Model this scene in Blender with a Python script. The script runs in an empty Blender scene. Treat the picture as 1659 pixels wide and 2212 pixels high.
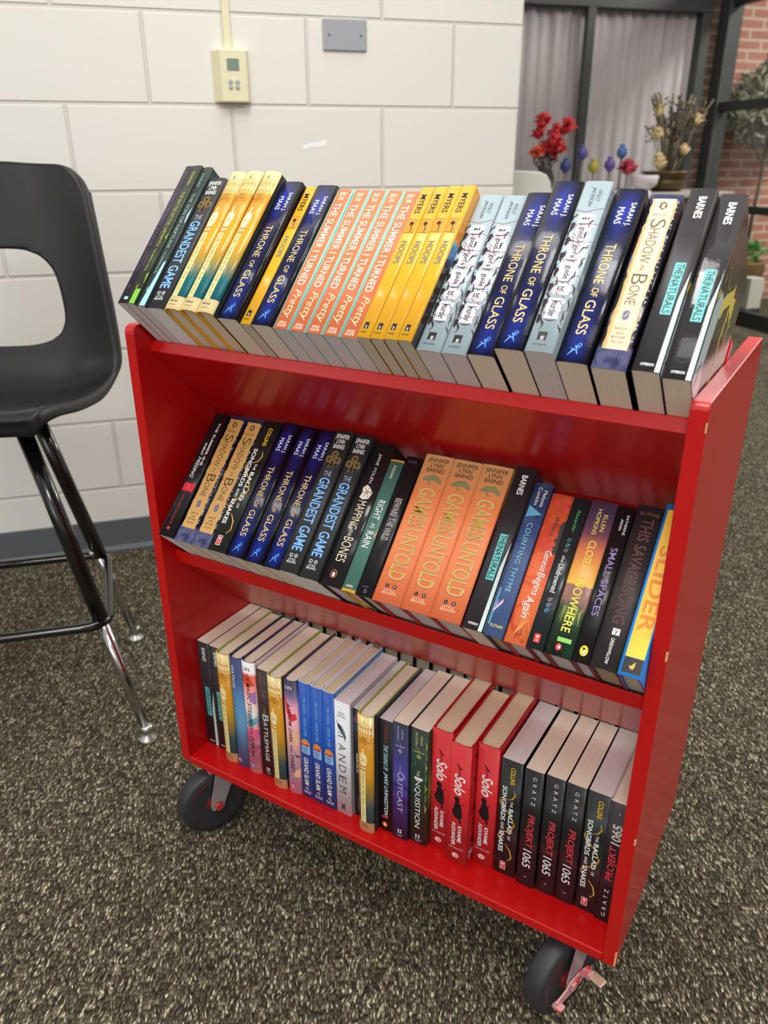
import bpy, bmesh, math, random
from mathutils import Vector, Matrix
random.seed(7)
S = bpy.context.scene
COL = S.collection
R = math.radians

# ------------------------------------------------------------------ camera
cam_d = bpy.data.cameras.new('camera')
cam = bpy.data.objects.new('camera', cam_d); COL.objects.link(cam)
CAM = Vector((0.83804, -0.73984, 1.09348))
RIGHT = Vector((0.85646, 0.51533, -0.0034)); UP = Vector((-0.2077, 0.3515, 0.9129)); FWD = Vector((-0.4716, 0.7816, -0.4083))
FWD.normalize(); RIGHT = FWD.cross(UP).normalized(); UP = RIGHT.cross(FWD)
m = Matrix((RIGHT, UP, -FWD)).transposed().to_4x4(); m.translation = CAM
cam.matrix_world = m
cam_d.sensor_fit = 'VERTICAL'; cam_d.sensor_height = 36.0; cam_d.sensor_width = 27.0
cam_d.lens = 1708.15 / 2212 * 36.0
cam_d.clip_start = 0.05; cam_d.clip_end = 60
cam_d.dof.use_dof = True; cam_d.dof.focus_distance = 0.985; cam_d.dof.aperture_fstop = 6.0
S.camera = cam

# ------------------------------------------------------------------ world, lamps, exposure
w = bpy.data.worlds.new('world'); S.world = w; w.use_nodes = True
w.node_tree.nodes['Background'].inputs[0].default_value = (1.0, 0.975, 0.94, 1)
w.node_tree.nodes['Background'].inputs[1].default_value = 0.42

def lamp(name, loc, size, size_y, power, rot=(0, 0, 0), color=(1, 0.975, 0.935)):
    d = bpy.data.lights.new(name, 'AREA'); d.shape = 'RECTANGLE'; d.size = size; d.size_y = size_y
    d.energy = power; d.color = color
    o = bpy.data.objects.new(name, d); COL.objects.link(o); o.location = loc; o.rotation_euler = rot
    return o
lamp('ceiling_lamp_near', (0.29, -0.42, 2.75), 0.48, 1.5, 27)
lamp('ceiling_lamp_right', (2.6, 0.3, 2.75), 0.6, 1.2, 48)
lamp('ceiling_lamp_left', (-1.9, -2.6, 2.75), 0.6, 1.2, 22)
lamp('ceiling_lamp_wall', (-0.10, 0.75, 2.75), 0.6, 1.2, 9, (0, 0, R(48)))
lamp('ceiling_lamp_behind', (1.2, -2.4, 2.75), 0.6, 1.2, 46)
lamp('ceiling_lamp_far', (0.9, 3.7, 2.75), 0.6, 1.2, 30, (0, 0, R(48)))
lamp('ceiling_lamp_brick', (1.6, 5.4, 2.9), 0.6, 1.2, 92, (0, 0, R(48)))
lamp('front_fill_light', (1.0, -5.2, 1.9), 3.2, 1.6, 36, (R(90), 0, 0), (0.97, 0.98, 1.0))  # added fill behind the camera to brighten forward-facing book tails, no real window
S.view_settings.view_transform = 'Standard'; S.view_settings.look = 'None'
S.view_settings.gamma = 1.0; S.view_settings.use_curve_mapping = False
S.view_settings.exposure = 0.24

# ------------------------------------------------------------------ helpers
def lin(c):
    out = []
    for v in c[:3]:
        v /= 255.0
        out.append(v / 12.92 if v <= 0.04045 else ((v + 0.055) / 1.055) ** 2.4)
    return (*out, 1.0)

_M = {}
def mat(name, rgb, rough=0.5, metal=0.0, coat=0.0, spec=0.5, bump=None, mottle=None, trans=0.0):
    """bump=(scale, strength); mottle=(scale, rgb2, lo, hi) mixes a second own colour in patches"""
    if name in _M: return _M[name]
    M = bpy.data.materials.new(name); M.use_nodes = True
    nt = M.node_tree; b = nt.nodes['Principled BSDF']
    b.inputs['Base Color'].default_value = lin(rgb); b.inputs['Roughness'].default_value = rough
    b.inputs['Metallic'].default_value = metal; b.inputs['Coat Weight'].default_value = coat
    b.inputs['Coat Roughness'].default_value = 0.12
    b.inputs['Specular IOR Level'].default_value = spec
    b.inputs['Transmission Weight'].default_value = trans
    tc = nt.nodes.new('ShaderNodeTexCoord')
    if mottle:
        n = nt.nodes.new('ShaderNodeTexNoise'); n.inputs['Scale'].default_value = mottle[0]; n.inputs['Detail'].default_value = 5
        nt.links.new(tc.outputs['Object'], n.inputs['Vector'])
        r = nt.nodes.new('ShaderNodeValToRGB'); r.color_ramp.elements[0].position = mottle[2]; r.color_ramp.elements[1].position = mottle[3]
        r.color_ramp.elements[0].color = lin(rgb); r.color_ramp.elements[1].color = lin(mottle[1])
        nt.links.new(n.outputs['Fac'], r.inputs['Fac']); nt.links.new(r.outputs['Color'], b.inputs['Base Color'])
    if bump:
        n = nt.nodes.new('ShaderNodeTexNoise'); n.inputs['Scale'].default_value = bump[0]; n.inputs['Detail'].default_value = 4
        nt.links.new(tc.outputs['Object'], n.inputs['Vector'])
        bp = nt.nodes.new('ShaderNodeBump'); bp.inputs['Strength'].default_value = bump[1]; bp.inputs['Distance'].default_value = 0.002
        nt.links.new(n.outputs['Fac'], bp.inputs['Height']); nt.links.new(bp.outputs['Normal'], b.inputs['Normal'])
    _M[name] = M
    return M

def ramp_mat(name, stops, rough=0.35, const=False, axis='Y', mottle=None, crinkle=None, edge=None, coat=0.0):
    """printed spine / cover art: colour bands along the UV; mottle=(scale, rgb, lo, hi, v0, v1)
    edge=(rgb, width) a border colour along both long sides"""
    if name in _M: return _M[name]
    M = bpy.data.materials.new(name); M.use_nodes = True
    nt = M.node_tree; b = nt.nodes['Principled BSDF']; b.inputs['Roughness'].default_value = rough
    b.inputs['Coat Weight'].default_value = coat; b.inputs['Coat Roughness'].default_value = 0.08; b.inputs['Specular IOR Level'].default_value = 0.32
    tc = nt.nodes.new('ShaderNodeTexCoord'); sp = nt.nodes.new('ShaderNodeSeparateXYZ')
    nt.links.new(tc.outputs['UV'], sp.inputs[0])
    r = nt.nodes.new('ShaderNodeValToRGB'); cr = r.color_ramp
    if const: cr.interpolation = 'CONSTANT'
    while len(cr.elements) < len(stops): cr.elements.new(0.5)
    for e, (p, c) in zip(cr.elements, stops): e.position = p
    for e, (p, c) in zip(cr.elements, stops): e.color = lin(c)
    nt.links.new(sp.outputs[axis], r.inputs['Fac'])
    out = r.outputs['Color']
    if mottle:
        n = nt.nodes.new('ShaderNodeTexNoise'); n.inputs['Scale'].default_value = mottle[0]; n.inputs['Detail'].default_value = 4
        n.inputs['Distortion'].default_value = 1.2
        nt.links.new(tc.outputs['Object'], n.inputs['Vector'])
        mr = nt.nodes.new('ShaderNodeMapRange'); mr.inputs[1].default_value = mottle[2]; mr.inputs[2].default_value = mottle[3]
        nt.links.new(n.outputs['Fac'], mr.inputs[0]); fac = mr.outputs[0]
        if len(mottle) > 4:
            m1 = nt.nodes.new('ShaderNodeMapRange'); m1.inputs[1].default_value = mottle[4] - 0.03; m1.inputs[2].default_value = mottle[4] + 0.03
            m2 = nt.nodes.new('ShaderNodeMapRange'); m2.inputs[1].default_value = mottle[5] + 0.03; m2.inputs[2].default_value = mottle[5] - 0.03
            nt.links.new(sp.outputs['Y'], m1.inputs[0]); nt.links.new(sp.outputs['Y'], m2.inputs[0])
            mu = nt.nodes.new('ShaderNodeMath'); mu.operation = 'MULTIPLY'; nt.links.new(m1.outputs[0], mu.inputs[0]); nt.links.new(m2.outputs[0], mu.inputs[1])
            mv = nt.nodes.new('ShaderNodeMath'); mv.operation = 'MULTIPLY'; nt.links.new(mu.outputs[0], mv.inputs[0]); nt.links.new(fac, mv.inputs[1]); fac = mv.outputs[0]
        mx = nt.nodes.new('ShaderNodeMix'); mx.data_type = 'RGBA'
        nt.links.new(fac, mx.inputs[0]); nt.links.new(out, mx.inputs[6]); mx.inputs[7].default_value = lin(mottle[1]); out = mx.outputs[2]
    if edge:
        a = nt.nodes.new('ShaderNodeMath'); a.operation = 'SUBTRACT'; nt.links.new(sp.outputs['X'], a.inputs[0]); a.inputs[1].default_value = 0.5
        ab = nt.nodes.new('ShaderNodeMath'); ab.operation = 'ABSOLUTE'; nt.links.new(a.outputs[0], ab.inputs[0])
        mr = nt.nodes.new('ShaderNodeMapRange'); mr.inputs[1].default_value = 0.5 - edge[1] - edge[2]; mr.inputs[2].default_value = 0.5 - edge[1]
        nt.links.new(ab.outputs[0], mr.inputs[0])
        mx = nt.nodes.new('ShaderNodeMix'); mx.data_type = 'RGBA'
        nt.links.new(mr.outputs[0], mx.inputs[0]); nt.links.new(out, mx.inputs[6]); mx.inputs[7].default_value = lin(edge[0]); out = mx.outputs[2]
    nt.links.new(out, b.inputs['Base Color'])
    if crinkle:
        n = nt.nodes.new('ShaderNodeTexNoise'); n.inputs['Scale'].default_value = crinkle[0]; n.inputs['Detail'].default_value = 3
        nt.links.new(tc.outputs['Object'], n.inputs['Vector'])
        bp = nt.nodes.new('ShaderNodeBump'); bp.inputs['Strength'].default_value = crinkle[1]; bp.inputs['Distance'].default_value = 0.002
        nt.links.new(n.outputs['Fac'], bp.inputs['Height']); nt.links.new(bp.outputs['Normal'], b.inputs['Normal'])
    _M[name] = M
    return M

def link(name, me, parent=None):
    o = bpy.data.objects.new(name, me); COL.objects.link(o)
    if parent: o.parent = parent
    return o

def obj(name, bm, mats, parent=None, smooth=False, bevel=0.0, seg=2):
    bmesh.ops.recalc_face_normals(bm, faces=bm.faces)
    me = bpy.data.meshes.new(name); bm.to_mesh(me); bm.free()
    for mt in (mats if isinstance(mats, (list, tuple)) else [mats]): me.materials.append(mt)
    if smooth:
        for p in me.polygons: p.use_smooth = True
    o = link(name, me, parent)
    if bevel:
        md = o.modifiers.new('bevel', 'BEVEL'); md.width = bevel; md.segments = seg; md.limit_method = 'ANGLE'; md.angle_limit = R(40)
    return o

def tag(o, label, cat=None, group=None, kind=None):
    o['label'] = label
    if cat: o['category'] = cat
    if group: o['group'] = group
    if kind: o['kind'] = kind
    return o

def empty(name, loc, rot=None):
    o = bpy.data.objects.new(name, None); COL.objects.link(o); o.location = loc; o.empty_display_size = 0.05
    if rot is not None: o.rotation_euler = rot
    return o

def box(bm, x0, x1, y0, y1, z0, z1, M=None, mi=0):
    vs = [bm.verts.new(v) for v in ((x0,y0,z0),(x1,y0,z0),(x1,y1,z0),(x0,y1,z0),(x0,y0,z1),(x1,y0,z1),(x1,y1,z1),(x0,y1,z1))]
    for f in ((0,3,2,1),(4,5,6,7),(0,1,5,4),(1,2,6,5),(2,3,7,6),(3,0,4,7)):
        bm.faces.new([vs[i] for i in f]).material_index = mi
    if M is not None: bmesh.ops.transform(bm, matrix=M, verts=vs)
    return vs

def prism(bm, pts, a0, a1, axis='X', mi=0):
    """polygon pts (2D) extruded along an axis"""
    def P(p, a):
        return {'X': (a, p[0], p[1]), 'Y': (p[0], a, p[1]), 'Z': (p[0], p[1], a)}[axis]
    v0 = [bm.verts.new(P(p, a0)) for p in pts]; v1 = [bm.verts.new(P(p, a1)) for p in pts]
    n = len(pts)
    bm.faces.new(v0).material_index = mi; bm.faces.new(v1).material_index = mi
    for i in range(n): bm.faces.new((v0[i], v0[(i+1) % n], v1[(i+1) % n], v1[i])).material_index = mi
    return v0 + v1

def tube(bm, pts, r, seg=14, closed=False, cap=True, mi=0):
    pts = [Vector(p) for p in pts]; n = len(pts); rings = []
    rr = r if isinstance(r, (list, tuple)) else [r] * n
    up = Vector((0, 0, 1)); prev = None
    for i, p in enumerate(pts):
        if closed: t = (pts[(i+1) % n] - pts[i-1]).normalized()
        else: t = (pts[min(i+1, n-1)] - pts[max(i-1, 0)]).normalized()
        a = prev if prev is not None else (up if abs(t.z) < 0.9 else Vector((1, 0, 0)))
        a = (a - t * a.dot(t)).normalized(); prev = a; b = t.cross(a)
        rings.append([bm.verts.new(p + rr[i] * (math.cos(2*math.pi*k/seg) * a + math.sin(2*math.pi*k/seg) * b)) for k in range(seg)])
    for i in range(n if closed else n - 1):
        A, B = rings[i], rings[(i+1) % n]
        for k in range(seg):
            f = bm.faces.new((A[k], A[(k+1) % seg], B[(k+1) % seg], B[k])); f.smooth = True; f.material_index = mi
    if cap and not closed: bm.faces.new(rings[0]); bm.faces.new(rings[-1])

def lathe(bm, prof, seg=32, M=None, mi=0):
    rings = []; new = []
    for r_, z in prof:
        ring = [bm.verts.new((max(r_, 1e-5) * math.cos(2*math.pi*k/seg), max(r_, 1e-5) * math.sin(2*math.pi*k/seg), z)) for k in range(seg)]
        rings.append(ring); new += ring
    for A, B in zip(rings, rings[1:]):
        for k in range(seg):
            f = bm.faces.new((A[k], A[(k+1) % seg], B[(k+1) % seg], B[k])); f.smooth = True; f.material_index = mi
    bm.faces.new(rings[0]).material_index = mi; bm.faces.new(rings[-1]).material_index = mi
    if M is not None: bmesh.ops.transform(bm, matrix=M, verts=new)
    return new

def blob(bm, c, r, u=10, v=7, mi=0):
    M = Matrix.Translation(c) @ Matrix.Diagonal((r[0], r[1], r[2], 1))
    g = bmesh.ops.create_uvsphere(bm, u_segments=u, v_segments=v, radius=1, matrix=M)
    for ve in g['verts']:
        for f in ve.link_faces: f.smooth = True; f.material_index = mi

# ------------------------------------------------------------------ setting
# wall frame: u along the block wall, n away from the viewer
WO = Vector((-0.81763, 0.87311, 0)); WD = Vector((0.67356, 0.73913, 0)); WN = Vector((-0.73913, 0.67356, 0))
WM = Matrix((WD, WN, Vector((0, 0, 1)))).transposed().to_4x4(); WM.translation = WO    # local (u, depth, z)
DW = 2.3102                       # camera to wall face
def wp(u, d, z): return WO + WD * u + WN * (d - DW) + Vector((0, 0, z))   # d = distance from camera along n

def carpet():
    M = bpy.data.materials.new('carpet'); M.use_nodes = True; nt = M.node_tree; b = nt.nodes['Principled BSDF']
    b.inputs['Roughness'].default_value = 0.95; b.inputs['Specular IOR Level'].default_value = 0.15
    tc = nt.nodes.new('ShaderNodeTexCoord')
    nz = nt.nodes.new('ShaderNodeTexNoise'); nz.inputs['Scale'].default_value = 40; nz.inputs['Detail'].default_value = 2
    nt.links.new(tc.outputs['Object'], nz.inputs['Vector'])
    sc = nt.nodes.new('ShaderNodeVectorMath'); sc.operation = 'SCALE'; sc.inputs[3].default_value = 0.014; nt.links.new(nz.outputs['Color'], sc.inputs[0])
    ad = nt.nodes.new('ShaderNodeVectorMath'); ad.operation = 'ADD'; nt.links.new(tc.outputs['Object'], ad.inputs[0]); nt.links.new(sc.outputs[0], ad.inputs[1])
    mp = nt.nodes.new('ShaderNodeMapping'); mp.vector_type = 'TEXTURE'; mp.inputs['Rotation'].default_value = (0, 0, R(121)); mp.inputs['Scale'].default_value = (0.0068, 0.0028, 1)
    nt.links.new(ad.outputs[0], mp.inputs['Vector'])
    v = nt.nodes.new('ShaderNodeTexVoronoi'); v.voronoi_dimensions = '2D'; v.inputs['Scale'].default_value = 1.0
    nt.links.new(mp.outputs[0], v.inputs['Vector'])
    s2 = nt.nodes.new('ShaderNodeSeparateColor'); nt.links.new(v.outputs['Color'], s2.inputs[0])
    r = nt.nodes.new('ShaderNodeValToRGB'); cr = r.color_ramp
    for p, c in ((0.30, (72, 66, 54)), (0.66, (97, 90, 74)), (0.88, (132, 124, 103))): cr.elements.new(p).color = lin(c)
    cr.elements[0].color = lin((52, 47, 39)); cr.elements[-1].color = lin((192, 184, 156))
    nt.links.new(s2.outputs[0], r.inputs['Fac'])
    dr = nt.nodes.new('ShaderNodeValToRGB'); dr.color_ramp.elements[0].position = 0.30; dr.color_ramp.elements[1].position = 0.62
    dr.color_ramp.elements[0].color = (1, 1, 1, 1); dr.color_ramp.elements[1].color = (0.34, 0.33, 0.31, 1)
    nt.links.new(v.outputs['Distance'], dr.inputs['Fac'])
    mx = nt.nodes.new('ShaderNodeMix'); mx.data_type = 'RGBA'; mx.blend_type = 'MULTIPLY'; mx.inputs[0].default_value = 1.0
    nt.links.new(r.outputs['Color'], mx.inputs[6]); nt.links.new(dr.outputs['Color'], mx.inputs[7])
    nt.links.new(mx.outputs[2], b.inputs['Base Color'])
    bp = nt.nodes.new('ShaderNodeBump'); bp.invert = True; bp.inputs['Strength'].default_value = 0.6; bp.inputs['Distance'].default_value = 0.002
    nt.links.new(v.outputs['Distance'], bp.inputs['Height']); nt.links.new(bp.outputs['Normal'], b.inputs['Normal'])
    return M

def brick_mat(name, c1, c2, mortar, bw, bh, ms, shift, rough, strength, noise, smooth=0.3, noise_scale=60):
    M = bpy.data.materials.new(name); M.use_nodes = True; nt = M.node_tree; b = nt.nodes['Principled BSDF']
    b.inputs['Roughness'].default_value = rough
    tc = nt.nodes.new('ShaderNodeTexCoord'); sp = nt.nodes.new('ShaderNodeSeparateXYZ'); cb = nt.nodes.new('ShaderNodeCombineXYZ')
    nt.links.new(tc.outputs['Object'], sp.inputs[0])
    ad = nt.nodes.new('ShaderNodeMath'); ad.operation = 'ADD'; ad.inputs[1].default_value = shift; nt.links.new(sp.outputs['X'], ad.inputs[0])
    nt.links.new(ad.outputs[0], cb.inputs[0]); nt.links.new(sp.outputs['Z'], cb.inputs[1])
    t = nt.nodes.new('ShaderNodeTexBrick'); nt.links.new(cb.outputs[0], t.inputs['Vector'])
    t.inputs['Scale'].default_value = 1; t.inputs['Brick Width'].default_value = bw; t.inputs['Row Height'].default_value = bh
    t.inputs['Mortar Size'].default_value = ms; t.inputs['Mortar Smooth'].default_value = smooth
    t.inputs['Color1'].default_value = lin(c1); t.inputs['Color2'].default_value = lin(c2); t.inputs['Mortar'].default_value = lin(mortar)
    nt.links.new(t.outputs['Color'], b.inputs['Base Color'])
    n = nt.nodes.new('ShaderNodeTexNoise'); n.inputs['Scale'].default_value = noise_scale; n.inputs['Detail'].default_value = 6
    nt.links.new(tc.outputs['Object'], n.inputs['Vector'])
    mu = nt.nodes.new('ShaderNodeMath'); mu.operation = 'MULTIPLY_ADD'; mu.inputs[1].default_value = noise
    inv = nt.nodes.new('ShaderNodeMath'); inv.operation = 'SUBTRACT'; inv.inputs[0].default_value = 1; nt.links.new(t.outputs['Fac'], inv.inputs[1])
    nt.links.new(n.outputs['Fac'], mu.inputs[0]); nt.links.new(inv.outputs[0], mu.inputs[2])
    bp = nt.nodes.new('ShaderNodeBump'); bp.inputs['Strength'].default_value = strength; bp.inputs['Distance'].default_value = 0.006
    nt.links.new(mu.outputs[0], bp.inputs['Height']); nt.links.new(bp.outputs['Normal'], b.inputs['Normal'])
    return M

bm = bmesh.new(); box(bm, -7, 8, -6, 10, -0.06, 0)
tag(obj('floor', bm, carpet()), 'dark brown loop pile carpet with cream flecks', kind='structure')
bm = bmesh.new(); box(bm, -4.2, 1.016, 0, 0.2, 0, 2.95)
block = brick_mat('painted_block', (226, 224, 217), (222, 220, 213), (210, 207, 199), 0.4064, 0.2032, 0.006, 0.2032, 0.55, 0.55, 0.10, 0.6)
wall = obj('wall_left', bm, block, bevel=0.008); wall.matrix_world = WM
tag(wall, 'off-white painted concrete block wall', kind='structure')
bm = bmesh.new()
prism(bm, [(0, 0), (-0.012, 0), (-0.012, 0.006), (-0.004, 0.018), (-0.0035, 0.099), (0, 0.1016)], -4.2, 1.016, 'X')
cove = obj('baseboard_left', bm, mat('cove_grey', (92, 95, 100), 0.4, bump=(40, 0.1))); cove.matrix_world = WM
tag(cove, 'dark grey vinyl cove base along the block wall', kind='structure')
bm = bmesh.new(); 
for k in range(7):
    a = 0.385 + k * 0.009; box(bm, a, a + 0.010, -0.0004, 0, 1.118 + k * 0.0014 + random.uniform(-.002, .002), 1.128 + k * 0.0016 + random.uniform(-.002, .002))
link_s = obj('paint_scuff', bm, mat('scuff_white', (246, 246, 246), 0.6), wall)

# thermostat and its raceway, blank plate
ivory = mat('ivory_plastic', (226, 220, 184), 0.45)
t = empty('thermostat', wp(0.207, DW, 1.2255)); t.rotation_euler = (0, 0, math.atan2(WD.y, WD.x))
bm = bmesh.new(); hw = 0.047
v = box(bm, -hw, hw, -0.030, 0, 0, 0.118)
for q in v:
    if q.co.y < -0.01: q.co.x = q.co.x * 0.70 + 0.005
obj('housing', bm, ivory, t, bevel=0.003)
bm = bmesh.new(); box(bm, -0.012, 0.018, -0.0315, -0.029, 0.071, 0.097)
o = obj('display_screen', bm, mat('lcd_green', (122, 142, 124), 0.25), t); o['label'] = 'grey-green display screen'
for sx in (-0.006, 0.011):
    bm = bmesh.new(); lathe(bm, [(0.0055, 0), (0.0055, 0.003), (0.004, 0.004)], 16, Matrix.Translation((sx, -0.0295, 0.046)) @ Matrix.Rotation(R(90), 4, 'X'))
    lathe(bm, [(0.0055, 0), (0.0055, 0.003), (0.004, 0.004)], 16, Matrix.Translation((sx, -0.0295, 0.034)) @ Matrix.Rotation(R(90), 4, 'X'))
    obj('button', bm, mat('button_grey', (176, 178, 176), 0.5), t)
tag(t, 'ivory wall thermostat with a small display under a conduit', 'thermostat')
bm = bmesh.new(); box(bm, 0.194, 0.213, -0.012, 0, 1.3445, 2.95)
o = obj('wire_raceway', bm, ivory, bevel=0.002); o.matrix_world = WM; tag(o, 'ivory wire raceway running up the block wall from the thermostat', 'conduit')
t = empty('blank_wall_plate', wp(0.507, DW, 1.3495)); t.rotation_euler = (0, 0, math.atan2(WD.y, WD.x))
bm = bmesh.new(); box(bm, -0.0585, 0.0585, -0.007, 0, 0, 0.072); obj('cover_plate', bm, mat('plate_grey', (158, 160, 166), 0.35), t, bevel=0.003)
for sx in (-0.042, 0.042):
    bm = bmesh.new(); lathe(bm, [(0.0035, 0), (0.0035, 0.001), (0.002, 0.0016)], 12, Matrix.Translation((sx, -0.0068, 0.036)) @ Matrix.Rotation(R(90), 4, 'X')); obj('screw', bm, mat('screw_grey', (130, 132, 136), 0.3, 0.6), t)
tag(t, 'grey blank electrical cover plate on the block wall', 'wall plate')

# ------------------------------------------------------------------ book cart
RED = mat('red_enamel', (186, 12, 14), 0.34, coat=0.22, spec=0.42, bump=(140, 0.03))
L, T, D, Z0, ZT = 0.7174, 0.01715, 0.3409, 0.1398, 0.8908
BS, BT = 0.1591, 0.1435
cart = empty('book_cart', (0, 0, 0))
tag(cart, 'bright red wooden sloping-shelf library book cart full of books', 'book cart')
def panel_pts(r=0.012, n=5):
    pts = []
    for cx, cz, a0 in ((r, Z0 + r, 180), (D - r, Z0 + r, 270), (D - r, ZT - r, 0), (r, ZT - r, 90)):
        for k in range(n + 1):
            a = R(a0 + 90 * k / n); pts.append((cx + r * math.cos(a), cz + r * math.sin(a)))
    return pts
for x0, x1 in ((-T, 0), (L, L + T)):
    bm = bmesh.new(); prism(bm, panel_pts(0.012 if x0 < 0 else 0.007), x0, x1, 'X')
    side = obj('side_panel', bm, RED, cart, bevel=0.0012)
    if x0 > 0:
        chips = [(0.001, 0.159, 0.004, 0.026), (0.001, 0.36, 0.003, 0.010), (0.001, 0.62, 0.003, 0.012), (0.0012, 0.868, 0.003, 0.010)]
        for y, z, wd, ht in chips:
            bm = bmesh.new(); box(bm, x1 - 0.0022, x1 + 0.0002, y - 0.0012, y + 0.0012, z - ht / 2, z + ht / 2)
            obj('paint_chip', bm, mat('bare_wood', (222, 158, 110), 0.7), side, bevel=0.0005)
bm = bmesh.new(); box(bm, 0, L, 0.0, D, BT, BS); obj('bottom_shelf', bm, RED, cart, bevel=0.002, seg=3)
def vshelf(yt, zt, yb, zb, bev, h):
    yc = D / 2; vt = zt - (yc - yt); vb = zb - (yc - yb)
    for side_ in (0, 1):
        P = [(yt, zt), (yb, zb), (yc, vb), (yc, vt)]
        if side_: P = [(D - a, b) for a, b in P]
        bm = bmesh.new(); prism(bm, P, 0, L, 'X'); o = obj('sloping_shelf', bm, RED, cart, bevel=bev, seg=3)
    a = 0.086; q = 0.7071; y0 = yt + a * q; z0 = zt - a * q
    bm = bmesh.new(); prism(bm, [(y0, z0), (y0 + 0.012 * q, z0 - 0.012 * q), (y0 + (0.012 + h) * q, z0 + (h - 0.012) * q), (y0 + h * q, z0 + h * q)], 0, L, 'X')
    obj('back_stop', bm, RED, cart)
vshelf(0.03385, 0.8661, 0.0252, 0.8522, 0.0015, 0.150)
vshelf(0.0221, 0.5497, 0.0243, 0.5273, 0.005, 0.270)

RUB = mat('black_rubber', (44, 44, 48), 0.5, bump=(60, 0.08), mottle=(9, (92, 26, 28), 0.60, 0.68))
HUB = mat('wheel_core', (62, 46, 50), 0.3, mottle=(13, (122, 16, 16), 0.46, 0.60))
STEEL = mat('overspray_steel', (170, 160, 166), 0.35, 0.35, mottle=(22, (190, 60, 66), 0.45, 0.62))
def caster(stem, ang, brake):
    """stem = (x, y) of the swivel; ang = direction of the wheel from the stem (trail)"""
    r = 0.0625; hz = BT
    t = empty('caster', (stem[0], stem[1], 0)); t.rotation_euler = (0, 0, ang); t.parent = cart
    tr = 0.018
    RX = Matrix.Translation((tr, 0, r)) @ Matrix.Rotation(R(90), 4, 'X')
    bm = bmesh.new(); wth = 0.0155
    lathe(bm, [(0.048, -wth), (r - 0.004, -wth), (r, -wth + 0.005), (r, wth - 0.005), (r - 0.004, wth), (0.048, wth)], 48, RX)
    wh = obj('wheel', bm, RUB, t)
    for s in (-1, 1):
        bm = bmesh.new(); lathe(bm, [(0.050, 0), (0.050, s * (wth - 0.001)), (0.046, s * (wth + 0.001)), (0.038, s * (wth - 0.004)), (0.020, s * (wth - 0.002)), (0.015, s * (wth + 0.004)), (0.002, s * (wth + 0.004))], 40, RX)
        obj('wheel_face', bm, HUB, wh)
    bm = bmesh.new()
    for s in (-1, 1):
        y = s * 0.0225
        P = [(tr - 0.011, r - 0.010), (tr + 0.011, r - 0.010), (tr + 0.013, r + 0.004), (0.016, hz - 0.012), (-0.026, hz - 0.012), (tr - 0.014, r + 0.002)]
        prism(bm, P, y - 0.0014, y + 0.0014, 'Y')
    box(bm, -0.026, 0.018, -0.024, 0.024, hz - 0.013, hz - 0.009)
    obj('fork', bm, STEEL, t, bevel=0.001)
    bm = bmesh.new(); lathe(bm, [(0.022, hz - 0.009), (0.022, hz - 0.004), (0.018, hz - 0.004)], 24); box(bm, -0.03, 0.03, -0.03, 0.03, hz - 0.004, hz - 0.0005)
    obj('mounting_plate', bm, STEEL, t)
    bm = bmesh.new(); lathe(bm, [(0.0075, -0.030), (0.0075, -0.024), (0.004, -0.024), (0.004, 0.024), (0.0075, 0.024), (0.0075, 0.029), (0.004, 0.031)], 6, RX)
    obj('axle_bolt', bm, mat('red_bolt', (196, 58, 60), 0.35, 0.2), t)
    if brake:
        bm = bmesh.new()
        prism(bm, [(tr - 0.030, r - 0.004), (tr - 0.004, r - 0.016), (tr + 0.018, r - 0.020), (tr + 0.034, r - 0.022), (tr + 0.038, r - 0.010), (tr + 0.018, r - 0.002), (tr + 0.010, r + 0.008), (tr - 0.012, r + 0.012), (tr - 0.030, r + 0.008)], 0.0245, 0.0275, 'Y')
        box(bm, tr - 0.030, tr - 0.018, 0.0245, 0.036, r - 0.004, r + 0.006); box(bm, tr + 0.002, tr + 0.010, 0.0270, 0.032, r - 0.006, r + 0.006); box(bm, tr + 0.026, tr + 0.038, 0.0200, 0.034, r - 0.024, r - 0.017)
        br = obj('brake_lever', bm, mat('pinkish_steel', (206, 150, 152), 0.4, 0.2, mottle=(60, (214, 60, 60), 0.55, 0.62)), t, bevel=0.0012); br['label'] = 'pinkish paint-splashed brake lever'
        bm = bmesh.new(); box(bm, tr - 0.036, tr - 0.021, 0.034, 0.054, r - 0.004, r); obj('brake_pedal', bm, mat('pedal_steel', (196, 158, 140), 0.4, 0.2), br, bevel=0.0018)
CASTERS = ((0.030, 0.038, 246, False), (0.666, 0.041, 250, True), (0.060, 0.275, 100, False), (0.660, 0.275, 80, True))
for x, y, a, br in CASTERS: caster((x, y), R(a), br)

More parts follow.
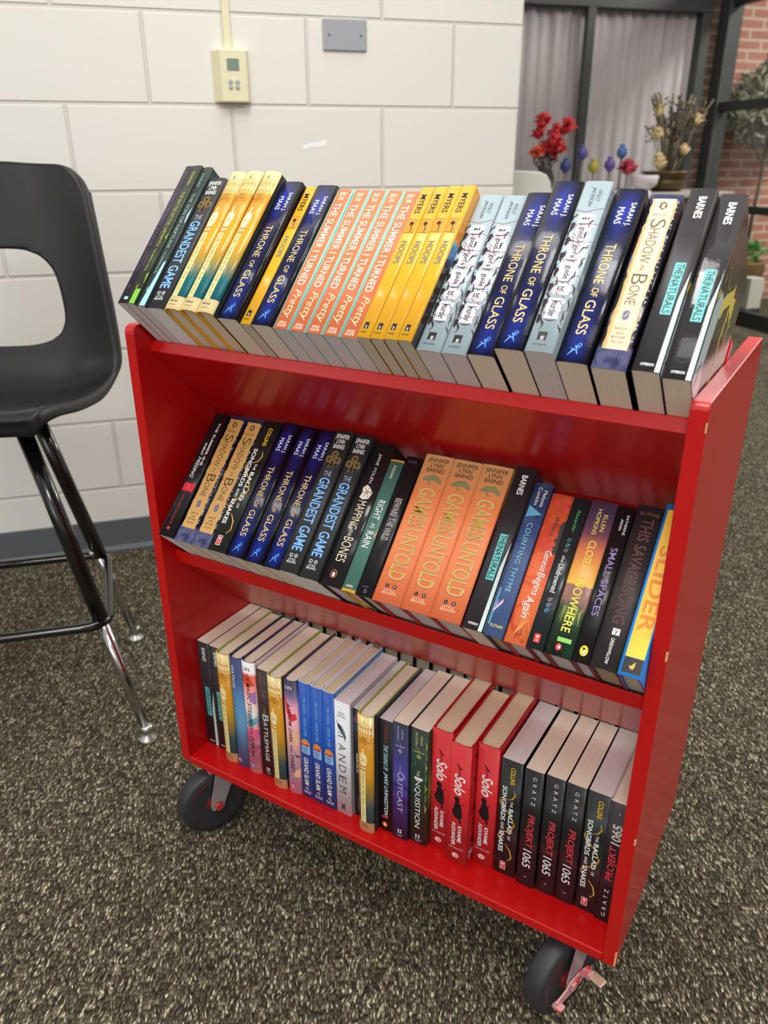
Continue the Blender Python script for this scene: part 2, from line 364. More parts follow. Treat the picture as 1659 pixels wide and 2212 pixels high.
# ------------------------------------------------------------------ stool chair
SHELL = mat('black_shell_plastic', (25, 25, 26), 0.42, spec=0.34, bump=(500, 0.05))
BLK = mat('black_tube', (16, 16, 18), 0.18, coat=0.4)
CHR = mat('chrome', (200, 202, 205), 0.12, 1.0)
Q = Vector((-0.545, 0.108, 0)); F = Vector((0.62, -0.785, 0)).normalized(); RR = Vector((0.785, 0.62, 0)).normalized()
chair = empty('stool_chair', Q); tag(chair, 'tall black plastic shell stool chair with black and chrome legs by the wall', 'stool')
def ch(f, l, z): return F * f + RR * l + Vector((0, 0, z))
SEC = [  # fwd, z, half width, wing (how far the side edge is pulled), along the centreline from front lip to top of back
 (0.170, 0.680, 0.118, 0.0), (0.172, 0.691, 0.132, 0.0), (0.160, 0.699, 0.142, 0.004), (0.120, 0.694, 0.156, 0.010), (0.050, 0.674, 0.174, 0.018),
 (-0.030, 0.660, 0.192, 0.026), (-0.100, 0.657, 0.206, 0.034), (-0.150, 0.668, 0.215, 0.040), (-0.182, 0.700, 0.219, 0.042), (-0.198, 0.750, 0.217, 0.040),
 (-0.208, 0.810, 0.212, 0.036), (-0.216, 0.870, 0.206, 0.032), (-0.226, 0.930, 0.199, 0.028), (-0.238, 0.990, 0.192, 0.024), (-0.248, 1.035, 0.185, 0.020), (-0.255, 1.066, 0.174, 0.016), (-0.260, 1.084, 0.155, 0.012), (-0.268, 1.092, 0.128, 0.008)]
def catmull(P, n):
    out = []
    for i in range(len(P) - 1):
        p0, p1, p2, p3 = P[max(i-1, 0)], P[i], P[i+1], P[min(i+2, len(P)-1)]
        for k in range(n):
            t_ = k / n
            out.append([0.5 * ((2*b) + (-a + c) * t_ + (2*a - 5*b + 4*c - d) * t_**2 + (-a + 3*b - 3*c + d) * t_**3) for a, b, c, d in zip(p0, p1, p2, p3)])
    out.append(list(P[-1])); return out
sec = catmull(SEC, 5); NU = 40
bm = bmesh.new(); grid = []
HC, HW, HH = 0.836, 0.112, 0.094     # hand hole centre height, half width, half height
for i, (f, z, hw, wing) in enumerate(sec):
    j0, j1 = sec[max(i-1, 0)], sec[min(i+1, len(sec)-1)]
    tf, tz = j1[0] - j0[0], j1[1] - j0[1]; ln = math.hypot(tf, tz) or 1; nf, nz = tz / ln, -tf / ln   # normal to the profile, towards the sitter
    if nf * 1 + nz * 0.6 < 0: nf, nz = -nf, -nz
    row = []
    for k in range(NU + 1):
        s = -1 + 2 * k / NU; l = s * hw; a = abs(s)
        lift = wing * max(0, (a - 0.45) / 0.55) ** 2.0
        cr = 0.0
        row.append(bm.verts.new(ch(f + nf * lift, l, z + nz * lift + cr - (0.012 * a * a if i > len(sec) - 16 else 0))))
    grid.append((row, z))
def inhole(zc, l):
    hw = HW * (1 - 0.08 * max(-1, min(1, (zc - HC) / HH)))
    return (abs(l) / hw) ** 3.2 + (abs(zc - HC) / HH) ** 3.2 < 1
for (A, za), (B, zb) in zip(grid, grid[1:]):
    for k in range(NU):
        lc = (A[k].co + A[k+1].co).dot(RR) / 2
        zc = (A[k].co.z + B[k].co.z) / 2
        if A[k].co.dot(F) < -0.15 and inhole(zc, lc): continue
        f_ = bm.faces.new((A[k], A[k+1], B[k+1], B[k])); f_.smooth = True
for ve in list(bm.verts):
    if not ve.link_faces: bm.verts.remove(ve); continue
    if ve.is_boundary and ve.co.dot(F) < -0.15:
        l = ve.co.dot(RR); dz = ve.co.z - HC
        if abs(l) < 0.145 and abs(dz) < 0.115:
            hw = HW * (1 - 0.08 * max(-1, min(1, dz / HH)))
            g = ((abs(l) / hw) ** 3.2 + (abs(dz) / HH) ** 3.2) ** (1 / 3.2)
            ve.co += RR * (l / g - l) + Vector((0, 0, dz / g - dz))
rim = [e for e in bm.edges if e.is_boundary and not (abs((e.verts[0].co).dot(RR)) < 0.14 and 0.73 < e.verts[0].co.z < 0.96 and e.verts[0].co.dot(F) < -0.15)]
ret = bmesh.ops.extrude_edge_only(bm, edges=rim)
nv = [g for g in ret['geom'] if isinstance(g, bmesh.types.BMVert)]
for ve in nv:      # rolled-back rim
    l = ve.co.dot(RR); side_ = max(-1, min(1, l / 0.15)); k_ = max(0, min(1, (-ve.co.dot(F) - 0.04) / 0.14)); k_ = k_ * k_ * (3 - 2 * k_)
    ve.co += (F * -0.030 + RR * side_ * 0.008 + Vector((0, 0, -0.004))) * k_ + (Vector((0, 0, -0.014 - 0.010 * abs(side_))) + RR * side_ * 0.008) * (1 - k_)
for f_ in bm.faces: f_.smooth = True
sh = obj('seat_shell', bm, SHELL, chair)
md = sh.modifiers.new('solid', 'SOLIDIFY'); md.thickness = 0.005; md.offset = -1
md = sh.modifiers.new('sub', 'SUBSURF'); md.levels = 1; md.render_levels = 1
feet = [Vector((-0.250, 0.120, 0)) - Q, Vector((-0.556, 0.373, 0)) - Q]
F2 = Vector((0.706, -0.708, 0)); R2 = Vector((0.708, 0.706, 0))
feet += [feet[0] - R2 * 2 * feet[0].dot(R2), feet[1] - R2 * 2 * feet[1].dot(R2)]
tops = [Vector((-0.447, 0.106, 0.645)) - Q, Vector((-0.540, 0.198, 0.642)) - Q]
tops += [tops[0] - R2 * 2 * tops[0].dot(R2), tops[1] - R2 * 2 * tops[1].dot(R2)]
for a, b_ in zip(feet, tops):
    foot = a.copy(); foot.z = 0.020; mid_ = foot.lerp(b_, 0.40)
    bm = bmesh.new(); tube(bm, [mid_, b_], 0.0155, 20); leg = obj('leg', bm, BLK, chair)
    bm = bmesh.new(); tube(bm, [foot, foot.lerp(b_, 0.44)], 0.0108, 18); o = obj('leg_extension', bm, CHR, leg); o['label'] = 'chrome lower leg tube'
    bm = bmesh.new(); lathe(bm, [(0.004, 0.0005), (0.016, 0.0005), (0.0185, 0.004), (0.0175, 0.009), (0.010, 0.013), (0.009, 0.026), (0.012, 0.030), (0.012, 0.036), (0.006, 0.038)], 24, Matrix.Translation((foot.x, foot.y, 0)))
    obj('glide', bm, mat('glide_metal', (214, 212, 206), 0.25, 0.8), leg)
    bm = bmesh.new(); blob(bm, foot.lerp(b_, 0.42) + Vector((a.x, a.y, 0)).normalized() * -0.017, (0.007, 0.007, 0.007)); obj('set_screw', bm, CHR, leg)
ring = []
cors = [fo.lerp(Vector((to.x, to.y, 0.648)), 0.405) for fo, to in zip(feet, tops)]
order = [cors[0], cors[1], cors[3], cors[2]]
cen = sum(order, Vector()) / 4
for i in range(4):
    c0 = order[i] + (order[i] - cen).normalized() * 0.030; c0.z = 0.262
    p_, n_ = order[i-1], order[(i+1) % 4]
    d1 = (Vector((p_.x, p_.y, c0.z)) - c0).normalized(); d2 = (Vector((n_.x, n_.y, c0.z)) - c0).normalized()
    for k in range(7):
        t_ = k / 6; A = c0 + d1 * 0.06; B = c0 + d2 * 0.06
        ring.append((1-t_)**2 * A + 2*t_*(1-t_) * c0 + t_**2 * B)
bm = bmesh.new(); tube(bm, ring, 0.0095, 14, closed=True); obj('foot_ring', bm, BLK, chair)
bm = bmesh.new()
for a_, b_ in ((tops[0], tops[3]), (tops[1], tops[2])): tube(bm, [a_ + Vector((0, 0, 0.004)), b_ + Vector((0, 0, 0.004))], 0.012, 12)
bm2 = bm; box(bm2, -0.08, 0.08, -0.08, 0.08, 0.636, 0.650, Matrix.Translation(((tops[0] + tops[1] + tops[2] + tops[3]) / 4).to_3d() * 1.0 - Vector((0, 0, 0.645))) @ Matrix.Rotation(math.atan2(F.y, F.x), 4, 'Z'))
obj('seat_bracket', bm2, BLK, chair)

# ------------------------------------------------------------------ books
MM = 0.001
PAGES = {}
def page_mat(name, rgb):
    if name in PAGES: return PAGES[name]
    M = bpy.data.materials.new(name); M.use_nodes = True; nt = M.node_tree; b = nt.nodes['Principled BSDF']; b.inputs['Roughness'].default_value = 0.8
    b.inputs['Specular IOR Level'].default_value = 0.2
    tc = nt.nodes.new('ShaderNodeTexCoord'); mp = nt.nodes.new('ShaderNodeMapping'); mp.inputs['Scale'].default_value = (900, 5, 5)
    nt.links.new(tc.outputs['Object'], mp.inputs['Vector'])
    n = nt.nodes.new('ShaderNodeTexNoise'); n.inputs['Scale'].default_value = 1; n.inputs['Detail'].default_value = 2; nt.links.new(mp.outputs[0], n.inputs['Vector'])
    r = nt.nodes.new('ShaderNodeValToRGB'); r.color_ramp.elements[0].position = 0.3; r.color_ramp.elements[1].position = 0.7
    r.color_ramp.elements[0].color = lin([c * 0.95 for c in rgb]); r.color_ramp.elements[1].color = lin(rgb)
    nt.links.new(n.outputs['Fac'], r.inputs['Fac']); nt.links.new(r.outputs['Color'], b.inputs['Base Color'])
    PAGES[name] = M
    return M
CREAM = page_mat('pages_cream', (236, 222, 202)); LILAC = page_mat('pages_grey', (222, 212, 212)); WHITE = page_mat('pages_white', (240, 238, 236)); SAGE = page_mat('pages_dull', (206, 198, 180))

def ink(rgb, rough=0.4): return mat('ink_%d_%d_%d' % tuple(rgb), rgb, rough, spec=0.28)

class Kind:
    """one design of book: the part meshes are made once and shared by its copies (local x thickness, y depth, z height)"""
    def __init__(s, name, T, H, W, spine, cover, edge, hard=False, page=CREAM, bulge=None):
        s.name, s.T, s.H, s.W, s.hard = name, T, H, W, hard
        s.b = bulge if bulge is not None else (3.0 if hard else 0.7); s.p = 2.6 if hard else 5.0
        s.parts = []; s.acc = {}
        bt = 2.3 if hard else 0.45; st = 1.0 if hard else 0.45
        NS = 14
        sp = [(T * k / NS, s.sy(T * k / NS)) for k in range(NS + 1)]
        left = [(0, W), (0, W * .5), (0, 11), (0.9 if hard else 0.12, 6), (0.25 if hard else 0, 2.2)]
        outer = left + sp + [(T - x, y) for x, y in reversed(left)]
        nl = len(left); N = len(outer)
        inner = []
        for i, (x, y) in enumerate(outer):
            if nl <= i < nl + NS + 1:
                k = (x / T - 0.5) * 2; inner.append((T / 2 + (T / 2 - bt) * k, y + st + (bt - st) * abs(k) ** 6))
            elif i < nl: inner.append((bt + (x if y < 9 else 0), y if y > 3 else 3))
            else: inner.append((T - bt - ((T - x) if y < 9 else 0), y if y > 3 else 3))
        bm = bmesh.new(); uv = bm.loops.layers.uv.new('UVMap')
        def ring(pts, z): return [bm.verts.new((x * MM, y * MM, z * MM)) for x, y in pts]
        o0, o1, i0, i1 = ring(outer, 0), ring(outer, H), ring(inner, 0), ring(inner, H)
        def uvset(f, fn):
            for lp in f.loops: lp[uv].uv = fn(lp.vert.co)
        for i in range(N - 1):
            isp = nl - 1 <= i < nl + NS + 1
            f = bm.faces.new((o0[i], o0[i+1], o1[i+1], o1[i])); f.material_index = 0 if isp else 1; f.smooth = isp
            uvset(f, (lambda c: (c.x / MM / T, c.z / MM / H)) if isp else (lambda c: (c.y / MM / W, c.z / MM / H)))
            for q in ((i0[i+1], i0[i], i1[i], i1[i+1]), (o0[i+1], o0[i], i0[i], i0[i+1]), (o1[i], o1[i+1], i1[i+1], i1[i])):
                f = bm.faces.new(q); f.material_index = 2; uvset(f, lambda c: (c.x / MM / T, c.z / MM / H))
        for e in (0, N - 1):
            f = bm.faces.new((o0[e], i0[e], i1[e], o1[e])); f.material_index = 2
        bmesh.ops.recalc_face_normals(bm, faces=bm.faces)
        me = bpy.data.meshes.new('cover'); bm.to_mesh(me); bm.free()
        for mt in (spine, cover, edge): me.materials.append(mt)
        s.parts.append(('cover', me, None))
        ins = 3.2 if hard else 0.25; fe = 3.5 if hard else 0.6
        pts = [(bt + 0.05, W - fe)] + [(bt + 0.05 + (T - 2 * bt - 0.1) * k / 10, s.sy(T * k / 10) + st + (2.4 if hard else 0.3) + (bt - st) * (1 if k in (0, 10) else 0)) for k in range(11)] + [(T - bt - 0.05, W - fe)]
        bm = bmesh.new(); prism(bm, [(x * MM, y * MM) for x, y in pts], ins * MM, (H - ins) * MM, 'Z')
        bmesh.ops.recalc_face_normals(bm, faces=bm.faces)
        me = bpy.data.meshes.new('page_block'); bm.to_mesh(me); bm.free(); me.materials.append(page)
        s.parts.append(('page_block', me, None))
    def sy(s, x):
        return -s.b * (1 - min(1, abs(2 * x / s.T - 1)) ** s.p)
    def _acc(s, part):
        if part not in s.acc: s.acc[part] = []
        return s.acc[part]
    def add(s, part, verts2, faces, mt, off=0.18):
        zs = [z for x, z in verts2]; lo, hi = min(zs), max(zs); L_ = s._acc(part); grp = None
        gap = 0.012 * s.H if part == 'spine_artwork' else 1e6
        for g in list(L_):                     # prints that touch belong to one piece, far apart ones are pieces of their own
            if lo < g[5] + gap and hi > g[4] - gap:
                if grp is None: grp = g
                else:
                    b0 = len(grp[0]); grp[0].extend(g[0]); grp[1].extend(tuple(b0 + i for i in f) for f in g[1])
                    for i_ in g[2]:
                        m_ = g[3][i_]
                        if m_ not in grp[3]: grp[3].append(m_)
                        grp[2].append(grp[3].index(m_))
                    grp[4] = min(grp[4], g[4]); grp[5] = max(grp[5], g[5]); L_.remove(g)
        if grp is None: grp = [[], [], [], [], lo, hi]; L_.append(grp)
        V, Fc, MI, MS = grp[:4]; grp[4] = min(grp[4], lo); grp[5] = max(grp[5], hi)
        if mt not in MS: MS.append(mt)
        b0 = len(V)
        V.extend((min(max(x, 0.15), s.T - 0.15) * MM, -off * MM, min(max(z, 0.1), s.H - 0.1) * MM) for x, z in verts2)
        Fc.extend(tuple(b0 + i for i in f) for f in faces); MI.extend([MS.index(mt)] * len(faces))
    # z given as fraction from the HEAD (0) to the tail (1); x as fraction of the thickness
    def poly(s, part, pts, mt, off=0.18):
        P = [(x * s.T, (1 - z) * s.H) for x, z in pts]
        s.add(part, P, [tuple(range(len(P)))], mt, off)
    def panel(s, part, x0, x1, z0, z1, mt, off=0.14, ragged=0.0, nz=1):
        nx = 8; nz = max(nz, 1); rs = random.Random(int(x0 * 1000 + z0 * 777 + s.T)); V = []; Fc = []
        for j in range(nz + 1):
            a = x0 + (rs.uniform(-ragged, ragged) if ragged else 0); b_ = x1 + (rs.uniform(-ragged, ragged) if ragged else 0)
            for i in range(nx + 1): V.append(((a + (b_ - a) * i / nx) * s.T, (1 - (z0 + (z1 - z0) * j / nz)) * s.H))
        for j in range(nz):
            for i in range(nx):
                a = j * (nx + 1) + i; Fc.append((a, a + nx + 1, a + nx + 2, a + 1))
        s.add(part, V, Fc, mt, off)
    def disc(s, part, x, z, rx, rz, mt, off=0.2, n=18, hole=0.0):
        cx, cz = x * s.T, (1 - z) * s.H
        O = [(cx + rx * math.cos(2*math.pi*k/n), cz + rz * math.sin(2*math.pi*k/n)) for k in range(n)]
        if not hole: s.add(part, O, [tuple(range(n))], mt, off)
        else:
            I = [(cx + rx * hole * math.cos(2*math.pi*k/n), cz + rz * hole * math.sin(2*math.pi*k/n)) for k in range(n)]
            s.add(part, O + I, [(k, (k+1) % n, n + (k+1) % n, n + k) for k in range(n)], mt, off)
    def stroke(s, part, pts, wd, mt, off=0.22):
        """polyline with a tapering or constant width (mm)"""
        P = [Vector((x * s.T, (1 - z) * s.H)) for x, z in pts]; n = len(P); V = []; Fc = []
        ws = wd if isinstance(wd, (list, tuple)) else [wd] * n
        for i, p in enumerate(P):
            t = (P[min(i+1, n-1)] - P[max(i-1, 0)]); t = t.normalized() if t.length else Vector((1, 0)); nn = Vector((-t.y, t.x)) * ws[i] / 2
            V += [tuple(p + nn), tuple(p - nn)]
        for i in range(n - 1): Fc.append((2*i, 2*i+1, 2*i+3, 2*i+2))
        s.add(part, V, Fc, mt, off)
    def front(s, pts, mt, off=0.12):
        """print on the front cover: (distance from the spine, distance from the head) as fractions"""
        s.fr = getattr(s, 'fr', []); s.fr.append(([((s.T + off) * MM, y * s.W * MM, (1 - z) * s.H * MM) for y, z in pts], mt))
    def front_line(s, pts, wd, mt, off=0.16):
        P = [Vector((y * s.W, z * s.H)) for y, z in pts]
        for a, b_ in zip(P, P[1:]):
            t = (b_ - a).normalized(); n_ = Vector((-t.y, t.x)) * wd / 2; a = a - t * wd * 0.3; b_ = b_ + t * wd * 0.3
            s.front([(q.x / s.W, q.y / s.H) for q in (a + n_, b_ + n_, b_ - n_, a - n_)], mt, off)
    def text(s, part, body, z0, z1, x0, x1, mt, down=True, shear=0.0, bold=0.0, space=1.0, off=0.30):
        cu = bpy.data.curves.new('lettering', 'FONT'); cu.body = body; cu.size = 1; cu.shear = shear; cu.offset = bold * 0.55
        cu.space_character = space; cu.resolution_u = 3; cu.fill_mode = 'FRONT'
        if '\n' in body: cu.align_x = 'CENTER'; cu.space_line = 0.85
        o = bpy.data.objects.new('lettering', cu); COL.objects.link(o)
        dg = bpy.context.evaluated_depsgraph_get(); dg.update()
        me = bpy.data.meshes.new_from_object(o.evaluated_get(dg))
        V = [(v.co.x, v.co.y) for v in me.vertices]; Fc = [tuple(p.vertices) for p in me.polygons]
        bpy.data.objects.remove(o); bpy.data.curves.remove(cu); bpy.data.meshes.remove(me)
        if not V: return
        xa, xb = min(v[0] for v in V), max(v[0] for v in V); ya, yb = min(v[1] for v in V), max(v[1] for v in V)
        out = []
        for x, y in V:
            a = (x - xa) / (xb - xa); b_ = (y - ya) / (yb - ya)
            if down: out.append(((x0 + (x1 - x0) * b_) * s.T, (1 - (z0 + (z1 - z0) * a)) * s.H))
            else: out.append(((x0 + (x1 - x0) * a) * s.T, (1 - (z1 + (z0 - z1) * b_)) * s.H))
        s.add(part, out, Fc, mt, off)
    def finish(s):
        for part, (V, Fc, MI, MS, _a, _b) in [(p_, g_) for p_, L_ in s.acc.items() for g_ in L_]:
            me = bpy.data.meshes.new(part); me.from_pydata(V, [], Fc)
            for mt in MS: me.materials.append(mt)
            for p, i in zip(me.polygons, MI): p.material_index = i
            me.update(); bm = bmesh.new(); bm.from_mesh(me)
            bmesh.ops.triangulate(bm, faces=[f for f in bm.faces if len(f.verts) > 4])
            for q in range(1, 12):        # cut along the spine so that the print follows its curve
                x = s.T * MM * q / 12
                bmesh.ops.bisect_plane(bm, geom=bm.verts[:] + bm.edges[:] + bm.faces[:], dist=1e-7, plane_co=(x, 0, 0), plane_no=(1, 0, 0))
            for v in bm.verts: v.co.y += s.sy(min(max(v.co.x / MM, 0), s.T)) * MM
            bm.normal_update()
            for f in bm.faces:
                if f.normal.y > 0: f.normal_flip()
            bm.to_mesh(me); bm.free()
            s.parts.append((part, me, None))
        if getattr(s, 'fr', None):
            bm = bmesh.new(); ms = []
            for P, mt in s.fr:
                if mt not in ms: ms.append(mt)
                f = bm.faces.new([bm.verts.new(p) for p in P]); f.material_index = ms.index(mt); f.normal_update()
                if f.normal.x < 0: f.normal_flip()
            me = bpy.data.meshes.new('cover_artwork'); bm.to_mesh(me); bm.free()
            for mt in ms: me.materials.append(mt)
            s.parts.append(('cover_artwork', me, None))
        return s

TI, AU, AR, PU = 'spine_title', 'author_name', 'spine_artwork', 'publisher_mark'
WHT = ink((236, 236, 234)); BLKI = ink((24, 24, 26)); REDI = ink((206, 48, 52)); GRY = ink((150, 150, 150)); CRM = ink((240, 226, 196))
K = {}
def little_brown(k, dark, z):
    for x in (0.36, 0.62):
        k.disc(PU, x, z, 2.6, 2.6, dark[0], 0.2, hole=0.0 if dark[1] else 0.75)
    k.text(PU, 'L', z - 0.005, z + 0.005, 0.345, 0.385, dark[2], False); k.text(PU, 'B', z - 0.005, z + 0.005, 0.60, 0.645, dark[2], False)
    k.text(PU, 'LITTLE,\nBROWN', z + 0.020, z + 0.052, 0.26, 0.74, dark[3], False)
def ember(k, x=0.45):
    k.poly(PU, [(x - 0.16, 0.905), (x + 0.16, 0.905), (x + 0.16, 0.948), (x, 0.940), (x - 0.16, 0.948)], BLKI)
    k.text(PU, 'E', 0.924, 0.938, x - 0.04, x + 0.06, WHT, False); k.text(PU, 'EMBER', 0.962, 0.970, x - 0.24, x + 0.24, BLKI, False)
def plain(name, rgb, **kw): return ramp_mat(name, [(0, rgb), (1, rgb)], **kw)

# graphic novels
def graphic(key, T, title, sub, base, tcol, extra, ecol):
    sp = plain(key + '_spine', base, rough=0.28); k = Kind(key, T, 226, 150, sp, sp, ink((30, 30, 34)), page=LILAC)
    k.text(TI, title, 0.20, 0.60, 0.30, 0.62, ink(tcol)); k.text(TI, sub, 0.62, 0.78, 0.36, 0.56, ink(tcol))
    k.text(AU, 'RIORDAN', 0.05, 0.15, 0.32, 0.60, ink(tcol)); k.text(PU, 'Disney', 0.87, 0.90, 0.30, 0.62, ink(tcol), shear=0.3)
    for z0, z1, x0, x1 in extra: k.panel(AR, x0, x1, z0, z1, ink(ecol))
    return k
K['titan'] = graphic('titan', 14, "THE TITAN'S CURSE", 'THE GRAPHIC NOVEL', (46, 40, 54), (104, 88, 116), [(0.955, 0.975, 0.55, 0.95)], (150, 196, 224)); K['titan'].finish()
k = graphic('labyrinth', 15, 'THE BATTLE OF THE LABYRINTH', 'THE GRAPHIC NOVEL', (52, 58, 46), (176, 174, 92), [(0.90, 0.999, 0.42, 0.98)], (118, 178, 62))
k.poly(AR, [(0.98, 0.50), (0.86, 0.535), (0.98, 0.55)], ink((118, 178, 62))); k.poly(AR, [(0.98, 0.78), (0.84, 0.80), (0.98, 0.87)], ink((118, 178, 62))); K['labyrinth'] = k.finish()
k = graphic('neptune', 15.5, 'THE SON OF NEPTUNE', 'THE GRAPHIC NOVEL', (50, 62, 62), (150, 178, 160), [], (150, 196, 220))
k.poly(AR, [(0.99, 0.69), (0.80, 0.70), (0.40, 0.998), (0.99, 0.998)], ink((150, 196, 222))); k.poly(AR, [(0.99, 0.30), (0.82, 0.36), (0.92, 0.42), (0.99, 0.41)], ink((160, 186, 214))); K['neptune'] = k.finish()

# charcoal game hardback
sp = ramp_mat('charcoal_jacket', [(0, (50, 51, 52)), (1, (50, 51, 52))], rough=0.42)
k = Kind('grandest', 29, 210, 142, sp, sp, ink((225, 222, 220)), hard=False, page=WHITE, bulge=2.2)
k.text(AU, 'JENNIFER\nLYNN\nBARNES', 0.030, 0.135, 0.16, 0.88, WHT, False, bold=0.012)
gold = ink((186, 146, 78)); dk = ink((34, 28, 26))
for x, z in ((0.50, 0.175), (0.28, 0.215), (0.72, 0.215)):
    k.disc(AR, x, z, 4.6, 4.6, dk, 0.16); k.disc(AR, x, z, 4.9, 4.9, gold, 0.22, 22, 0.86); k.disc(AR, x, z, 2.8, 2.8, gold, 0.22, 20, 0.8)
k.poly(AR, [(0.47, 0.20), (0.53, 0.20), (0.64, 0.27), (0.36, 0.27)], dk, 0.18)
k.stroke(AR, [(0.36, 0.268), (0.47, 0.205), (0.53, 0.205), (0.64, 0.268), (0.36, 0.268)], 0.6, gold); k.stroke(AR, [(0.26, 0.285), (0.4, 0.275), (0.5, 0.29), (0.62, 0.28), (0.78, 0.288)], 0.5, ink((92, 104, 140)))
for q in range(4): k.stroke(AR, [(0.80 + 0.02 * q, 0.19 + 0.012 * q), (0.90, 0.215 + 0.01 * q), (0.78, 0.25 + 0.008 * q)], 0.35, ink((80, 84, 110)))
lb = ink((128, 182, 232)); lb2 = ink((74, 116, 190))
k.text(TI, 'THE', 0.298, 0.335, 0.30, 0.72, ink((150, 168, 186)), False, bold=0.01)
k.text(TI, 'GRANDEST GAME', 0.345, 0.855, 0.235, 0.80, lb2, bold=0.045, off=0.26); k.text(TI, 'GRANDEST GAME', 0.348, 0.852, 0.25, 0.785, lb, bold=0.015, off=0.34)
little_brown(k, (WHT, 0, WHT, WHT), 0.888); K['grandest'] = k.finish()

# gold classical hardbacks
def olympus(key, title, num, tcol, ecol, T=26.5):
    sp = ramp_mat(key + '_spine', [(0.0, (252, 232, 176)), (0.085, (250, 230, 172)), (0.088, (20, 98, 112)), (0.22, (30, 112, 116)), (0.36, (170, 142, 60)), (0.50, (208, 150, 42)), (0.83, (200, 138, 36)), (0.845, (226, 196, 126)), (1.0, (236, 214, 150))], rough=0.15)
    cv = ramp_mat(key + '_cover', [(0, (42, 50, 56)), (0.3, (52, 56, 58)), (1, (58, 60, 60))], rough=0.3)
    k = Kind(key, T, 217, 143, sp, cv, ink(ecol), hard=True, page=CREAM, bulge=4.0)
    st = ink((250, 232, 176)); sh_ = ink((196, 146, 84)); shd = ink((150, 104, 58))
    k.text(AR, num, 0.035, 0.055, 0.44, 0.54, ink((120, 140, 110)), False)
    for j, z in enumerate((0.06, 0.075, 0.115, 0.135)): k.stroke(AR, [(0.04, z), (0.96, z)], 0.5, sh_)
    for i in range(6): k.panel(AR, 0.07 + i * 0.155, 0.16 + i * 0.155, 0.085, 0.105, sh_, nz=1); k.disc(AR, 0.11 + i * 0.155, 0.148, 1.2, 2.4, sh_, 0.18, 10)
    k.text(AU, 'RICK\nRIORDAN', 0.170, 0.215, 0.16, 0.84, ink((170, 118, 40)), False, bold=0.01); k.text(AU, 'PERCY JACKSON', 0.222, 0.232, 0.15, 0.85, shd, False)
    # draped statue
    k.disc(AR, 0.40, 0.278, 2.0, 3.2, st, 0.2); k.poly(AR, [(0.36, 0.295), (0.45, 0.295), (0.47, 0.31), (0.60, 0.32), (0.66, 0.35), (0.62, 0.385), (0.56, 0.415), (0.24, 0.415), (0.19, 0.385), (0.16, 0.345), (0.22, 0.318), (0.34, 0.31)], st, 0.2)
    k.disc(AR, 0.40, 0.268, 2.2, 1.6, sh_, 0.24, 10); k.stroke(AR, [(0.22, 0.35), (0.40, 0.372), (0.60, 0.352)], 0.9, sh_, 0.26); k.stroke(AR, [(0.26, 0.385), (0.45, 0.36), (0.60, 0.38)], 0.8, sh_, 0.26); k.stroke(AR, [(0.30, 0.33), (0.36, 0.40)], 0.6, sh_, 0.26)
    for i in range(3): k.panel(AR, 0.22 + 0.012 * i, 0.58 - 0.012 * i, 0.417 + i * 0.014, 0.428 + i * 0.014, (sh_, st, sh_)[i], 0.2)
    k.panel(AR, 0.20, 0.55, 0.46, 0.912, ink((248, 220, 146)), 0.18); k.text(TI, title, 0.47, 0.90, 0.28, 0.48, ink(tcol))
    for z in (0.925, 0.99): k.stroke(AR, [(0.03, z), (0.97, z)], 0.5, sh_)
    k.text(PU, 'Disney', 0.935, 0.955, 0.24, 0.74, BLKI, False, shear=0.35); k.text(PU, 'HYPERION', 0.966, 0.974, 0.26, 0.72, shd, False)
    return k.finish()
K['chalice'] = olympus('chalice', 'THE CHALICE OF THE GODS', 'I', (136, 84, 34), (232, 178, 60))
K['wrath'] = olympus('wrath', 'WRATH OF THE TRIPLE GODDESS', '2', (44, 148, 134), (158, 168, 84))

# blue fantasy paperbacks
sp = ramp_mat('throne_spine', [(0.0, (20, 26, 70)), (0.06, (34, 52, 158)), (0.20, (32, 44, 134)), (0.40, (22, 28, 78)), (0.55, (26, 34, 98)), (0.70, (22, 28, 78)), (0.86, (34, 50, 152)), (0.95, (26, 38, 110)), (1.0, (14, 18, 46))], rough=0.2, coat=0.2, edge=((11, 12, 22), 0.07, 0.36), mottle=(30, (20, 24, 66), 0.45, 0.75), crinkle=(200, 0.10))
cv = plain('throne_cover', (20, 21, 26), rough=0.2, mottle=(30, (34, 36, 46), 0.5, 0.7))
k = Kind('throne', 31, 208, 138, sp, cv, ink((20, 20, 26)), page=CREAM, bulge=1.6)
yl = ink((232, 196, 110))
k.text(AU, 'SARAH J.', 0.085, 0.225, 0.60, 0.82, WHT); k.text(AU, 'MAAS', 0.115, 0.215, 0.28, 0.50, WHT)
k.text(TI, 'THRONE', 0.335, 0.565, 0.32, 0.64, yl); k.text(TI, 'OF', 0.590, 0.640, 0.36, 0.58, yl); k.text(TI, 'GLASS', 0.660, 0.850, 0.32, 0.64, yl)
cy = ink((92, 170, 240))
k.stroke(PU, [(0.30, 0.965), (0.42, 0.935), (0.52, 0.93), (0.60, 0.955)], [0.4, 1.4, 1.4, 0.5], cy); k.stroke(PU, [(0.34, 0.925), (0.48, 0.932), (0.62, 0.915)], [0.4, 1.1, 0.4], cy); k.disc(PU, 0.60, 0.905, 2.0, 2.0, cy, 0.22, 14, 0.7); k.disc(PU, 0.50, 0.915, 1.2, 1.2, cy)
K['throne'] = k.finish()

